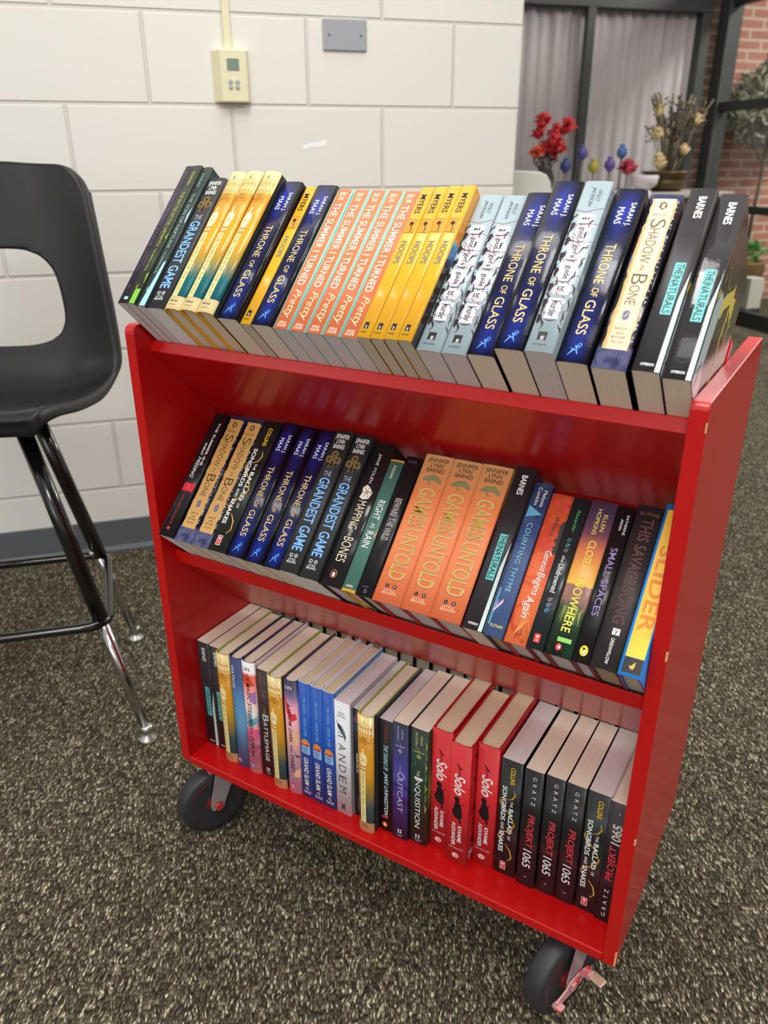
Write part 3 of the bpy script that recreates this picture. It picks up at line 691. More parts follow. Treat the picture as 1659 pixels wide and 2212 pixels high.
# yellow slim paperbacks
sp = ramp_mat('hoops_spine', [(0, (232, 172, 40)), (0.75, (226, 164, 36)), (1, (232, 168, 48))], rough=0.2, coat=0.3)
cv = ramp_mat('hoops_cover', [(0, (44, 34, 32)), (0.50, (50, 38, 34)), (0.56, (60, 104, 150)), (0.63, (92, 160, 206)), (0.66, (216, 140, 40)), (1, (226, 160, 52))], rough=0.2, coat=0.3)
k = Kind('hoops', 16.5, 207, 137, sp, cv, ink((232, 164, 60)), page=SAGE, bulge=1.0)
k.text(AU, 'MYERS', 0.055, 0.185, 0.26, 0.70, BLKI, bold=0.01)
k.panel(AR, 0.06, 0.90, 0.225, 0.315, ink((206, 142, 52))); k.stroke(AR, [(0.06, 0.225), (0.9, 0.225)], 0.4, ink((120, 76, 30))); k.stroke(AR, [(0.06, 0.315), (0.9, 0.315)], 0.4, ink((120, 76, 30)))
k.disc(AR, 0.46, 0.255, 2.6, 2.6, ink((60, 36, 26))); k.stroke(AR, [(0.50, 0.268), (0.60, 0.29), (0.56, 0.312)], 1.0, ink((60, 36, 26)))
k.text(TI, 'HOOPS', 0.375, 0.525, 0.30, 0.74, ink((98, 112, 124)), bold=0.012); ember(k)
wl = mat('white_cover_print', (232, 230, 228), 0.3)
k.front_line([(0.20, 0.700), (0.44, 0.708), (0.24, 0.722), (0.44, 0.736), (0.20, 0.744)], 3.2, wl); k.front_line([(0.20, 0.778), (0.42, 0.778)], 3.2, wl); k.front_line([(0.20, 0.812), (0.44, 0.812), (0.20, 0.846), (0.44, 0.846)], 3.2, wl)
k.front([(0.30, 0.02), (0.55, 0.06), (0.60, 0.16), (0.42, 0.22), (0.28, 0.14)], mat('brown_cover', (58, 34, 26), 0.25)); K['hoops'] = k.finish()

# orange and teal beach paperbacks
sp = ramp_mat('summer_spine', [(0, (220, 118, 76)), (1, (220, 118, 76))], rough=0.33, edge=((138, 200, 188), 0.07, 0.01))
cv = ramp_mat('summer_cover', [(0, (132, 198, 184)), (0.12, (70, 84, 66)), (0.22, (112, 170, 158)), (0.33, (60, 66, 64)), (0.45, (128, 196, 186)), (0.55, (86, 84, 60)), (0.66, (110, 146, 120)), (0.70, (66, 140, 122)), (1, (84, 156, 136))], rough=0.33, mottle=(90, (60, 64, 50), 0.52, 0.62, 0.1, 0.36))
k = Kind('summer', 22.8, 205, 139, sp, cv, ink((136, 204, 194)), page=LILAC, bulge=0.6)
cm = ink((248, 230, 206))
k.text(AU, 'JENNY\nHAN', 0.022, 0.085, 0.26, 0.70, cm, False, bold=0.015); k.text(TI, 'THE SUMMER I TURNED', 0.105, 0.700, 0.24, 0.68, cm, bold=0.02)
k.text(TI, 'Pretty', 0.730, 0.925, 0.20, 0.80, ink((250, 206, 160)), shear=0.35); k.text(PU, 'SIMON &\nSCHUSTER', 0.948, 0.985, 0.22, 0.76, cm, False); K['summer'] = k.finish()

# pale blue mystery paperbacks
sp = ramp_mat('holly_spine', [(0, (160, 178, 186)), (1, (156, 174, 182))], rough=0.22, coat=0.3, crinkle=(160, 0.05))
cv = ramp_mat('holly_cover', [(0, (150, 168, 174)), (1, (146, 162, 170))], rough=0.25, mottle=(40, (206, 206, 216), 0.52, 0.56))
k = Kind('holly', 28.5, 207, 139, sp, cv, ink((190, 190, 206)), page=LILAC, bulge=1.2)
k.text(AU, 'HOLLY', 0.055, 0.125, 0.60, 0.76, ink((90, 96, 102)), shear=0.1); k.text(AU, 'JACKSON', 0.040, 0.155, 0.34, 0.52, ink((70, 74, 80)), shear=0.1)
bl = ink((38, 32, 36)); rd = ink((150, 34, 46)); pw = ink((206, 204, 214))
rs = random.Random(5)
for z0, z1 in ((0.205, 0.262), (0.268, 0.365), (0.375, 0.480), (0.495, 0.600), (0.610, 0.680), (0.700, 0.815)): k.panel(AR, 0.20 + rs.uniform(-.06, .06), 0.80 + rs.uniform(-.06, .06), z0, z1, pw, 0.16, 0.06, 5)
for i in range(18):
    sd = i % 2; x, z = (rs.uniform(0.02, 0.25), rs.uniform(0.72, 0.98))[sd], 0.20 + 0.68 * i / 18; P = [(x, z)]
    for _ in range(4): x += rs.uniform(-.12, .12); z += rs.uniform(0.0, 0.026); P.append((min(max(x, (0.02, 0.68)[sd]), (0.34, 0.98)[sd]), z))
    k.stroke(AR, P, [0.5, 1.8, 2.6, 1.2, 0.4], bl, 0.22)
for i in range(6): z = 0.262 + i * 0.108 + 0.02 * (i > 2); k.stroke(AR, [(0.30, z), (0.5, z + 0.006), (0.72, z - 0.002)], [0.5, 1.6, 0.5], bl, 0.22)
for i in range(7): k.poly(AR, [(xx, zz) for xx, zz in ((0.03, 0.26 + i * 0.09), (0.16, 0.255 + i * 0.09), (0.22, 0.275 + i * 0.09), (0.12, 0.31 + i * 0.09), (0.05, 0.30 + i * 0.09))], bl, 0.2)
for i in range(7): z = 0.18 + i * 0.10; k.stroke(AR, [(0.01, z), (0.45, z + 0.012 * (-1) ** i), (0.99, z - 0.015)], 0.45, rd, 0.26)
for i in range(12): x, z = rs.uniform(0.2, 0.9), rs.uniform(0.24, 0.86); k.stroke(AR, [(x, z), (x + 0.12, z + 0.018)], 0.9, rd, 0.26)
for tx, z0, z1 in (('a', 0.225, 0.24), ('good', 0.285, 0.350), ("girl's", 0.392, 0.465), ('guide', 0.512, 0.588), ('to', 0.632, 0.660), ('murder', 0.715, 0.805)): k.text(TI, tx, z0, z1, 0.36, 0.64, ink((30, 27, 30)), bold=0.02, off=0.34)
k.poly(PU, [(0.29, 0.890), (0.61, 0.890), (0.61, 0.938), (0.45, 0.930), (0.29, 0.938)], BLKI); k.text(PU, 'E', 0.914, 0.930, 0.42, 0.54, WHT, False); k.text(PU, 'EMBER', 0.955, 0.966, 0.22, 0.70, ink((70, 76, 82)), False); K['holly'] = k.finish()

# tan and navy fantasy paperbacks
sp = ramp_mat('shadow_spine', [(0, (112, 116, 158)), (0.10, (98, 100, 140)), (0.13, (24, 22, 30)), (0.95, (22, 22, 34)), (1, (60, 66, 108))], rough=0.18, coat=0.4, mottle=(70, (60, 64, 110), 0.45, 0.6, 0.0, 0.12), crinkle=(90, 0.30))
cv = plain('shadow_cover', (17, 17, 22), rough=0.16, mottle=(22, (70, 70, 84), 0.66, 0.72), crinkle=(60, 0.2))
k = Kind('shadow', 33, 205, 139, sp, cv, ink((22, 20, 24)), page=CREAM, bulge=1.6)
tan = mat('tan_paper', (196, 152, 88), 0.24, coat=0.3, bump=(160, 0.25)); br = ink((82, 56, 32))
k.panel(AR, 0.13, 0.86, 0.028, 0.895, tan, 0.15, 0.035, 30)
for i in range(26):
    z = 0.04 + i * 0.032 + rs.uniform(-.012, .012); a_ = rs.uniform(.004, .018)
    k.poly(AR, [(0.885, z), (0.915 + 0.03 * rs.random(), z + a_ * rs.random()), (0.925, z + a_), (0.88, z + a_ * 1.5)], ink((150, 152, 176)), 0.16)
k.poly(AR, [(0.40, 0.052), (0.50, 0.045), (0.60, 0.058), (0.63, 0.078), (0.50, 0.098), (0.38, 0.080)], br, 0.2); k.poly(AR, [(0.46, 0.058), (0.55, 0.058), (0.55, 0.085), (0.46, 0.085)], tan, 0.24)
k.text(AU, 'BARDUGO', 0.118, 0.130, 0.28, 0.72, br, False)
k.text(TI, 'S', 0.150, 0.205, 0.30, 0.74, br, bold=-0.012); k.text(TI, 'HADOW', 0.208, 0.410, 0.34, 0.64, br, bold=-0.012); k.text(TI, 'AND', 0.422, 0.462, 0.44, 0.56, br, bold=-0.01); k.text(TI, 'B', 0.475, 0.535, 0.30, 0.74, br, bold=-0.012); k.text(TI, 'ONE', 0.540, 0.650, 0.34, 0.64, br, bold=-0.012)
k.poly(PU, [(0.40, 0.690), (0.50, 0.678), (0.60, 0.690), (0.60, 0.725), (0.50, 0.738), (0.40, 0.725)], ink((92, 96, 124)), 0.2); k.stroke(PU, [(0.44, 0.72), (0.56, 0.695)], 0.7, tan, 0.26)
for tx, z0 in (('SHADOW', 0.775), ('AND', 0.800), ('BONE', 0.822), ('TRILOGY', 0.848)): k.text(PU, tx, z0, z0 + 0.014, 0.40 if tx == 'AND' else 0.30, 0.62 if tx == 'AND' else 0.70, br, False)
K['shadow'] = k.finish()

# charcoal thriller paperbacks
def naturals(key, rough, crinkle):
    sp = plain(key + '_spine', (47, 44, 48), rough=rough, crinkle=crinkle, coat=0.7 if crinkle else 0.0)
    cv = ramp_mat(key + '_cover', [(0, (60, 50, 42)), (0.05, (96, 82, 64)), (0.24, (74, 66, 58)), (0.62, (78, 74, 66)), (0.74, (92, 84, 72)), (1, (74, 66, 62))], rough=rough + 0.04, mottle=(30, (214, 196, 92), 0.60, 0.63, 0.42, 0.72))
    k = Kind(key, 25.5, 210, 138, sp, cv, ink((64, 60, 64)), page=CREAM, bulge=1.2)
    k.text(AU, 'BARNES', 0.050, 0.175, 0.40, 0.70, WHT, bold=0.03)
    tl = ink((98, 192, 190)); k.panel(AR, 0.34, 0.72, 0.425, 0.705, tl); k.text(TI, 'THE', 0.432, 0.490, 0.41, 0.68, ink((40, 40, 44)), bold=0.02); k.text(TI, 'NATURALS', 0.502, 0.698, 0.39, 0.67, ink((40, 40, 44)), bold=0.02); k.stroke(AR, [(0.34, 0.496), (0.72, 0.496)], 0.7, ink((56, 53, 57)), 0.22)
    k.poly(AR, [(0.97, 0.46), (0.82, 0.62), (0.80, 0.998), (0.98, 0.998)], ink((190, 208, 208)), 0.16)
    k.text(PU, 'HYPERION', 0.958, 0.972, 0.26, 0.72, WHT, False, bold=0.02)
    pl = mat('pale_cover', (184, 200, 204), 0.25, spec=0.3); ye = mat('yellow_cover', (222, 204, 96), 0.25, spec=0.3); pk = mat('pink_cover', (214, 186, 196), 0.25, spec=0.3); te = mat('teal_cover', (40, 130, 136), 0.25, spec=0.3)
    k.front([(0.02, 0.60), (0.14, 0.46), (0.26, 0.47), (0.22, 0.76), (0.20, 0.90), (0.02, 0.995)], pl)
    k.front([(0.04, 0.90), (0.20, 0.84), (0.30, 0.86), (0.34, 0.99), (0.04, 0.995)], pk, 0.14); k.front([(0.70, 0.88), (0.98, 0.80), (0.98, 0.995), (0.62, 0.995)], pk, 0.14)
    k.front_line([(0.05, 0.93), (0.16, 0.84), (0.12, 0.97)], 3.0, te)
    k.front([(0.22, 0.47), (0.30, 0.40), (0.52, 0.26), (0.55, 0.21), (0.60, 0.27), (0.70, 0.23), (0.66, 0.40), (0.60, 0.36), (0.50, 0.36), (0.34, 0.47), (0.30, 0.54), (0.24, 0.55)], ye, 0.15)
    k.front_line([(0.55, 0.34), (0.52, 0.54), (0.60, 0.66), (0.58, 0.82)], 4.5, ye); k.front_line([(0.70, 0.28), (0.72, 0.52)], 3.5, ye)
    return k.finish()
K['naturals'] = naturals('naturals', 0.42, None); K['naturals_gloss'] = naturals('naturals_gloss', 0.10, (230, 0.16))

def simple(key, T, H, spine, cover=None, edge=None, hard=False, page=CREAM, W=139, **kw):
    return Kind(key, T, H, W, spine, cover or spine, edge or (cover or spine), hard, page, **kw)
# ---- middle shelf singles
sp = plain('missing_spine', (33, 27, 32), rough=0.25, mottle=(14, (58, 62, 62), 0.56, 0.7)); k = simple('missing', 26, 203, sp, page=WHITE)
k.text(TI, 'THE SUMMER SHE', 0.075, 0.430, 0.58, 0.74, WHT, bold=0.02); k.text(TI, 'WENT', 0.245, 0.350, 0.28, 0.44, WHT, bold=0.02); k.text(TI, 'MISSING', 0.365, 0.535, 0.26, 0.50, WHT, shear=0.25)
k.panel(PU, 0.16, 0.92, 0.575, 0.640, ink((204, 44, 58))); k.text(PU, 'NEW', 0.59, 0.62, 0.46, 0.62, ink((240, 120, 120)), False)
k.text(AU, 'CHELSEA ICHASO', 0.655, 0.905, 0.40, 0.52, ink((206, 56, 66)), space=1.2); k.disc(PU, 0.46, 0.935, 2.6, 2.6, ink((214, 62, 66))); k.text(PU, 'S', 0.928, 0.942, 0.40, 0.52, ink((60, 20, 26)), False); K['missing'] = k.finish()

sp = plain('ballad_spine', (38, 44, 42), rough=0.3, mottle=(10, (30, 24, 28), 0.45, 0.6)); k = simple('ballad', 31, 206, sp, ink((24, 28, 27)), ink((24, 26, 26)), page=LILAC)
k.text(AU, 'COLLINS', 0.055, 0.195, 0.46, 0.68, ink((236, 188, 40)), bold=0.03)
go = ink((204, 158, 62))
k.stroke(AR, [(0.66, 0.235), (0.74, 0.275), (0.62, 0.315), (0.38, 0.335)], [0.5, 2.0, 1.8, 0.5], go, 0.2)
k.stroke(AR, [(0.12, 0.33), (0.05, 0.37), (0.2, 0.40), (0.6, 0.46), (0.80, 0.53), (0.62, 0.60), (0.2, 0.62), (0.08, 0.67), (0.24, 0.71)], [0.6, 1.6, 1.4, 1.4, 1.8, 1.6, 1.5, 1.4, 0.8], go, 0.2)
k.stroke(AR, [(0.45, 0.72), (0.70, 0.77), (0.78, 0.83), (0.62, 0.865), (0.56, 0.855)], [1.0, 2.0, 1.8, 1.0, 0.4], go, 0.2)
k.text(TI, 'SONGBIRDS', 0.225, 0.520, 0.14, 0.36, WHT, bold=0.035); k.text(TI, 'AND', 0.535, 0.600, 0.18, 0.32, WHT, bold=0.01); k.text(TI, 'SNAKES', 0.615, 0.800, 0.14, 0.36, WHT, bold=0.035)
k.text(TI, 'THE', 0.335, 0.385, 0.54, 0.66, WHT, bold=0.01); k.text(TI, 'BALLAD', 0.400, 0.620, 0.50, 0.70, WHT, bold=0.035); k.text(TI, 'OF', 0.640, 0.675, 0.54, 0.66, WHT, bold=0.01)
k.panel(PU, 0.28, 0.54, 0.885, 0.955, ink((232, 214, 210))); k.panel(PU, 0.30, 0.52, 0.889, 0.951, ink((206, 52, 56)), 0.2); k.panel(PU, 0.36, 0.46, 0.898, 0.915, WHT, 0.24); k.disc(PU, 0.41, 0.932, 1.3, 1.5, ink((240, 170, 160)), 0.24); K['ballad'] = k.finish()

sp = plain('mapping_spine', (33, 31, 34), rough=0.2, coat=0.3); k = simple('mapping', 34, 205, sp, plain('mapping_cover', (30, 29, 32), rough=0.18), ink((30, 28, 30)), True, LILAC)
k.text(AU, 'JANE YOLEN', 0.075, 0.290, 0.42, 0.58, WHT, shear=0.1, bold=-0.01)
wg = ink((216, 212, 204)); k.poly(AR, [(0.30, 0.325), (0.46, 0.30), (0.62, 0.318), (0.78, 0.35), (0.70, 0.395), (0.48, 0.405), (0.30, 0.395), (0.36, 0.36)], wg); k.disc(AR, 0.54, 0.352, 3.0, 3.0, ink((196, 172, 96)), 0.22)
for a in range(7): k.stroke(AR, [(0.54, 0.352), (0.54 + 0.22 * math.cos(a), 0.352 + 0.04 * math.sin(a))], [0.3, 1.0], ink((120, 118, 112)), 0.24)
k.text(TI, 'MAPPING', 0.415, 0.610, 0.34, 0.70, CRM, bold=-0.012); k.text(TI, 'THE', 0.620, 0.660, 0.44, 0.58, CRM); k.text(TI, 'BONES', 0.668, 0.835, 0.34, 0.74, CRM, bold=-0.012)
k.disc(PU, 0.50, 0.918, 4.6, 5.6, ink((226, 96, 56))); k.disc(PU, 0.50, 0.918, 3.8, 4.8, ink((38, 34, 36)), 0.22); k.disc(PU, 0.50, 0.922, 1.8, 3.2, WHT, 0.24); K['mapping'] = k.finish()

sp = ramp_mat('rain_spine', [(0, (232, 186, 66)), (0.016, (232, 186, 66)), (0.017, (74, 116, 106)), (0.983, (62, 104, 96)), (0.984, (232, 186, 66)), (1, (232, 186, 66))], rough=0.4, const=True)
k = simple('rain', 20, 186, sp, ink((34, 34, 38)), ink((232, 178, 64)), True, LILAC, bulge=1.6)
k.text(AU, 'STODDARD', 0.045, 0.150, 0.42, 0.60, CRM); k.text(TI, 'RIGHT', 0.320, 0.465, 0.28, 0.78, WHT, bold=0.004); k.text(TI, 'AS', 0.495, 0.530, 0.38, 0.68, WHT); k.text(TI, 'RAIN', 0.555, 0.675, 0.28, 0.78, WHT, bold=0.004)
k.poly(AR, [(0.96, 0.52), (0.84, 0.58), (0.96, 0.60)], ink((196, 150, 110))); k.text(PU, 'HARPER', 0.952, 0.968, 0.26, 0.74, CRM, False, bold=0.01); K['rain'] = k.finish()

sp = plain('wild_spine', (30, 29, 31), rough=0.3); k = simple('wild', 22, 195, sp, page=LILAC, hard=True, bulge=2)
k.text(AU, 'PARKER', 0.03, 0.05, 0.24, 0.80, ink((70, 72, 104)), False); k.text(TI, 'BEWARE THE WILD', 0.310, 0.610, 0.34, 0.74, ink((196, 192, 188)), bold=-0.008)
for j in range(30): k.stroke(TI, [(0.30, 0.312 + j * 0.0102), (0.78, 0.312 + j * 0.0102)], 0.25, ink((170, 168, 166)), 0.32)
k.text(PU, 'HARPER', 0.93, 0.942, 0.30, 0.70, ink((84, 86, 118)), False); k.disc(PU, 0.56, 0.965, 1.8, 2.4, ink((120, 120, 150)), hole=0.6); K['wild'] = k.finish()

sp = ramp_mat('untold_spine', [(0, (226, 112, 72)), (0.25, (232, 132, 84)), (0.75, (234, 138, 84)), (0.92, (240, 176, 112)), (1, (246, 196, 132))], rough=0.45)
cv = ramp_mat('untold_cover', [(0, (120, 40, 36)), (0.25, (60, 30, 30)), (0.6, (130, 60, 36)), (0.8, (206, 128, 60)), (1, (236, 176, 112))], rough=0.45, mottle=(60, (40, 24, 24), 0.5, 0.62, 0.1, 0.6))
k = simple('untold', 40, 204, sp, cv, ink((186, 62, 54)), True, LILAC, bulge=1.4)
k.text(AU, 'JENNIFER\nLYNN\nBARNES', 0.022, 0.120, 0.14, 0.88, ink((52, 44, 40)), False)
fe = ink((128, 124, 82)); k.stroke(AR, [(0.20, 0.178), (0.38, 0.160), (0.60, 0.155), (0.80, 0.178), (0.86, 0.192)], [3.0, 7.5, 8.0, 5.0, 0.5], fe); k.stroke(AR, [(0.40, 0.175), (0.46, 0.20), (0.56, 0.205)], [2.0, 2.4, 0.6], fe)
wo = ink((236, 214, 198)); bo = ink((140, 70, 60)); gl = ink((190, 156, 62))
for tx, z0, z1 in (('GAMES', 0.235, 0.490), ('UNTOLD', 0.515, 0.845)):
    k.text(TI, tx, z0 - 0.004, z1 + 0.006, 0.245, 0.80, bo, bold=0.04, off=0.22); k.text(TI, tx, z0 - 0.003, z1 + 0.002, 0.252, 0.795, wo, bold=0.03, off=0.30); k.text(TI, tx, z0, z1, 0.268, 0.782, gl, bold=0.012, off=0.38)
little_brown(k, (BLKI, 1, WHT, ink((250, 200, 170))), 0.892); K['untold'] = k.finish()

sp = ramp_mat('thyme_spine', [(0, (72, 92, 134)), (0.5, (62, 82, 128)), (1, (50, 66, 118))], rough=0.5, mottle=(40, (78, 98, 140), 0.4, 0.7)); k = simple('thyme', 23, 196, sp, ink((40, 52, 92)), ink((66, 60, 90)), True, page_mat('pages_tan', (196, 166, 128)), bulge=1.4)
k.text(AU, 'Melanie', 0.045, 0.155, 0.62, 0.82, CRM); k.text(AU, 'Conklin', 0.030, 0.150, 0.30, 0.50, CRM)
lbk = ink((92, 160, 192)); k.poly(AR, [(0.10, 0.155), (0.90, 0.205), (0.08, 0.235)], lbk); k.text(TI, 'COUNTING THYME', 0.270, 0.720, 0.34, 0.62, ink((126, 192, 210)), space=1.15)
k.panel(AR, 0.03, 0.14, 0.70, 0.93, lbk); k.poly(AR, [(0.06, 0.84), (0.44, 0.765), (0.46, 0.79), (0.10, 0.855)], ink((206, 186, 216))); k.poly(AR, [(0.10, 0.80), (0.24, 0.775), (0.16, 0.835)], ink((172, 130, 190)), 0.2)
k.text(PU, 'PUTNAM', 0.925, 0.943, 0.20, 0.84, ink((222, 214, 130)), False); K['thyme'] = k.finish()

sp = ramp_mat('genesis_spine', [(0, (232, 118, 66)), (0.5, (232, 112, 64)), (1, (224, 92, 62))], rough=0.5, mottle=(28, (214, 80, 54), 0.5, 0.56)); k = simple('genesis', 28, 188, sp, sp, ink((206, 74, 60)), True, LILAC, bulge=1.2)
k.text(AU, 'Williams', 0.155, 0.285, 0.46, 0.66, BLKI, shear=0.1); k.text(TI, 'Genesis', 0.385, 0.520, 0.52, 0.80, WHT, shear=0.15); k.text(TI, 'Begins', 0.530, 0.680, 0.40, 0.80, WHT, shear=0.15); k.text(TI, 'Again', 0.690, 0.830, 0.26, 0.72, WHT, shear=0.15)
hb = ink((46, 34, 34))
for j in range(9): k.disc(AR, 0.93 - 0.05 * (j % 2), 0.19 + 0.024 * j, 3.0 + (j % 3), 3.4, hb, 0.18, 12)
for j in range(6):
    a = 0.80 + 0.03 * j; k.stroke(AR, [(0.3, 0.96), (0.45 + 0.06 * j, 0.88 - 0.01 * j), (0.55 + 0.07 * j, a - 0.05)], 0.5, ink((244, 150, 96)), 0.2)
for x, z in ((0.35, 0.06), (0.72, 0.045), (0.78, 0.10), (0.30, 0.33), (0.55, 0.36)): k.disc(AR, x, z, 4.2, 5.2, ink((206, 66, 52)), 0.16, 12)
k.stroke(PU, [(0.44, 0.925), (0.60, 0.905), (0.60, 0.945)], 0.7, hb); k.stroke(PU, [(0.40, 0.94), (0.66, 0.93)], 0.6, hb); K['genesis'] = k.finish()

sp = plain('undrowned_spine', (38, 44, 46), rough=0.25); k = simple('undrowned', 20, 186, sp, ink((22, 24, 28)), ink((96, 32, 36)), True, LILAC, bulge=1.4)
k.text(AU, 'Alexander', 0.080, 0.235, 0.46, 0.66, ink((70, 170, 90)), shear=0.1); k.text(TI, 'the', 0.395, 0.440, 0.42, 0.60, WHT, shear=0.1); k.text(TI, 'Undrowned', 0.450, 0.640, 0.36, 0.68, WHT, shear=0.1, bold=0.012)
for z, c in ((0.29, (58, 120, 130)), (0.325, (70, 140, 150)), (0.36, (150, 110, 120)), (0.685, (176, 120, 150)), (0.72, (90, 160, 180)), (0.755, (70, 150, 180))): k.disc(AR, 0.50, z, 2.0, 2.4, ink(c), hole=0.5); k.stroke(AR, [(0.56, z - 0.004), (0.66, z - 0.012)], 0.9, ink(c))
k.panel(PU, 0.32, 0.66, 0.905, 0.958, ink((222, 62, 58))); k.panel(PU, 0.44, 0.54, 0.915, 0.928, WHT, 0.2); k.disc(PU, 0.5, 0.945, 1.2, 1.4, ink((240, 160, 150)), 0.2); K['undrowned'] = k.finish()

sp = ramp_mat('nowhere_spine', [(0, (30, 34, 32)), (0.12, (40, 52, 44)), (0.27, (60, 76, 52)), (0.34, (150, 112, 100)), (0.44, (160, 112, 104)), (0.45, (240, 192, 82)), (0.56, (238, 164, 84)), (0.68, (222, 128, 92)), (0.78, (128, 84, 98)), (0.9, (92, 72, 100)), (1, (80, 64, 92))], rough=0.28, mottle=(60, (34, 66, 48), 0.48, 0.60, 0.0, 0.32)); cv = ramp_mat('nowhere_cover', [(0, (26, 30, 30)), (0.3, (60, 70, 40)), (0.5, (226, 170, 50)), (0.75, (120, 60, 70)), (1, (50, 40, 60))], rough=0.28)
k = simple('nowhere', 31, 188, sp, cv, ink((130, 40, 44)), True, LILAC, bulge=1.6); yy = ink((240, 226, 80))
k.text(AU, 'ELLEN', 0.085, 0.195, 0.62, 0.76, ink((232, 216, 110))); k.text(AU, 'HOPKINS', 0.055, 0.225, 0.36, 0.52, ink((232, 216, 110)))
k.text(TI, 'CLOSER', 0.265, 0.455, 0.38, 0.66, ink((244, 214, 90)), bold=0.01); k.text(TI, 'TO', 0.475, 0.510, 0.44, 0.56, ink((250, 226, 120))); k.text(TI, 'NOWHERE', 0.520, 0.850, 0.36, 0.68, yy, bold=0.012)
for j in range(10): k.stroke(AR, [(0.15 + 0.08 * j, 0.80), (0.20 + 0.07 * j, 0.72 - 0.02 * (j % 3)), (0.12 + 0.09 * j, 0.66 + 0.03 * (j % 2))], [0.4, 2.4, 0.3], ink(((70, 104, 60), (150, 150, 70))[j % 2]), 0.17)
k.panel(AR, 0.34, 0.84, 0.885, 0.912, ink((134, 200, 96)), 0.2); k.disc(PU, 0.46, 0.945, 3.2, 4.2, ink((206, 44, 52)), 0.2); k.disc(PU, 0.48, 0.945, 1.4, 2.0, WHT, 0.24); K['nowhere'] = k.finish()

sp = plain('spaces_spine', (30, 28, 30), rough=0.26); k = simple('spaces', 20, 187, sp, page=LILAC, hard=True, edge=ink((120, 44, 70)), bulge=1.8)
k.text(AU, 'KATHERINE', 0.055, 0.185, 0.66, 0.80, WHT); k.text(AU, 'ARDEN', 0.085, 0.160, 0.40, 0.54, WHT); pp = ink((146, 126, 184))
k.text(TI, 'SMALL', 0.275, 0.460, 0.32, 0.70, pp, shear=-0.1, bold=0.02); k.text(TI, 'SPACES', 0.480, 0.710, 0.32, 0.70, pp, shear=-0.1, bold=0.02)
k.disc(PU, 0.52, 0.925, 4.4, 6.0, ink((238, 204, 40))); k.poly(PU, [(0.42, 0.905), (0.56, 0.908), (0.66, 0.935), (0.50, 0.948)], BLKI, 0.22); k.disc(PU, 0.55, 0.930, 1.4, 2.2, WHT, 0.26); K['spaces'] = k.finish()

sp = plain('savage_spine', (54, 47, 47), rough=0.42, mottle=(20, (44, 40, 42), 0.4, 0.6)); k = simple('savage', 30, 192, sp, ink((18, 17, 18)), ink((96, 36, 50)), True, page_mat('pages_beige', (190, 168, 140)), bulge=3)
k.text(AU, 'SCHWAB', 0.042, 0.064, 0.16, 0.86, ink((124, 80, 58)), False); dr_ = ink((128, 58, 54)); di = ink((58, 42, 42))
for tx, z0, z1 in (('THIS', 0.085, 0.225), ('SAVAGE', 0.250, 0.490), ('SONG', 0.510, 0.730)): k.text(TI, tx, z0, z1, 0.32, 0.74, dr_, bold=0.025, off=0.28); k.text(TI, tx, z0 + 0.004, z1 - 0.004, 0.345, 0.715, di, bold=-0.018, off=0.36)
k.panel(PU, 0.44, 0.70, 0.758, 0.796, WHT); k.stroke(PU, [(0.48, 0.765), (0.56, 0.79), (0.66, 0.764)], 0.8, di, 0.22); k.stroke(PU, [(0.57, 0.76), (0.57, 0.795)], 0.7, di, 0.22); k.text(PU, 'GREENWILLOW', 0.815, 0.965, 0.48, 0.60, WHT); K['savage'] = k.finish()

sp = plain('slider_spine', (44, 140, 228), rough=0.3); k = simple('slider', 24, 198, sp, plain('slider_cover', (40, 140, 232), rough=0.3), ink((70, 96, 170)), True, SAGE, bulge=0.8)
k.panel(AR, 0.12, 0.93, 0.035, 0.895, ink((244, 196, 66))); k.panel(AR, 0.12, 0.93, 0.897, 0.982, ink((42, 40, 38))); k.text(TI, 'SLIDER', 0.250, 0.750, 0.26, 0.92, ink((226, 138, 44)), bold=0.03)
k.poly(PU, [(0.44, 0.945), (0.54, 0.930), (0.62, 0.915), (0.62, 0.945), (0.56, 0.962)], ink((236, 176, 70)), 0.2); k.poly(PU, [(0.38, 0.94), (0.44, 0.945), (0.50, 0.965)], WHT, 0.2); K['slider'] = k.finish()

# ---- bottom shelf
sp = ramp_mat('watson_spine', [(0, (92, 104, 160)), (0.12, (92, 120, 176)), (0.4, (110, 172, 216)), (0.6, (84, 138, 184)), (0.8, (58, 76, 124)), (1, (60, 66, 112))], rough=0.5); k = simple('watson', 25, 219, sp, ink((42, 52, 92)), ink((38, 46, 74)), True, bulge=4)
k.text(AU, 'WATSON', 0.070, 0.270, 0.16, 0.42, WHT, bold=0.012); k.text(TI, 'WHAT MOMMA LEFT ME', 0.345, 0.855, 0.16, 0.36, ink((70, 104, 150)), bold=-0.01); k.poly(PU, [(0.10, 0.962), (0.20, 0.925), (0.32, 0.962), (0.21, 0.95)], WHT); k.disc(PU, 0.34, 0.945, 2.4, 3.6, WHT, hole=0.8); K['watson'] = k.finish()

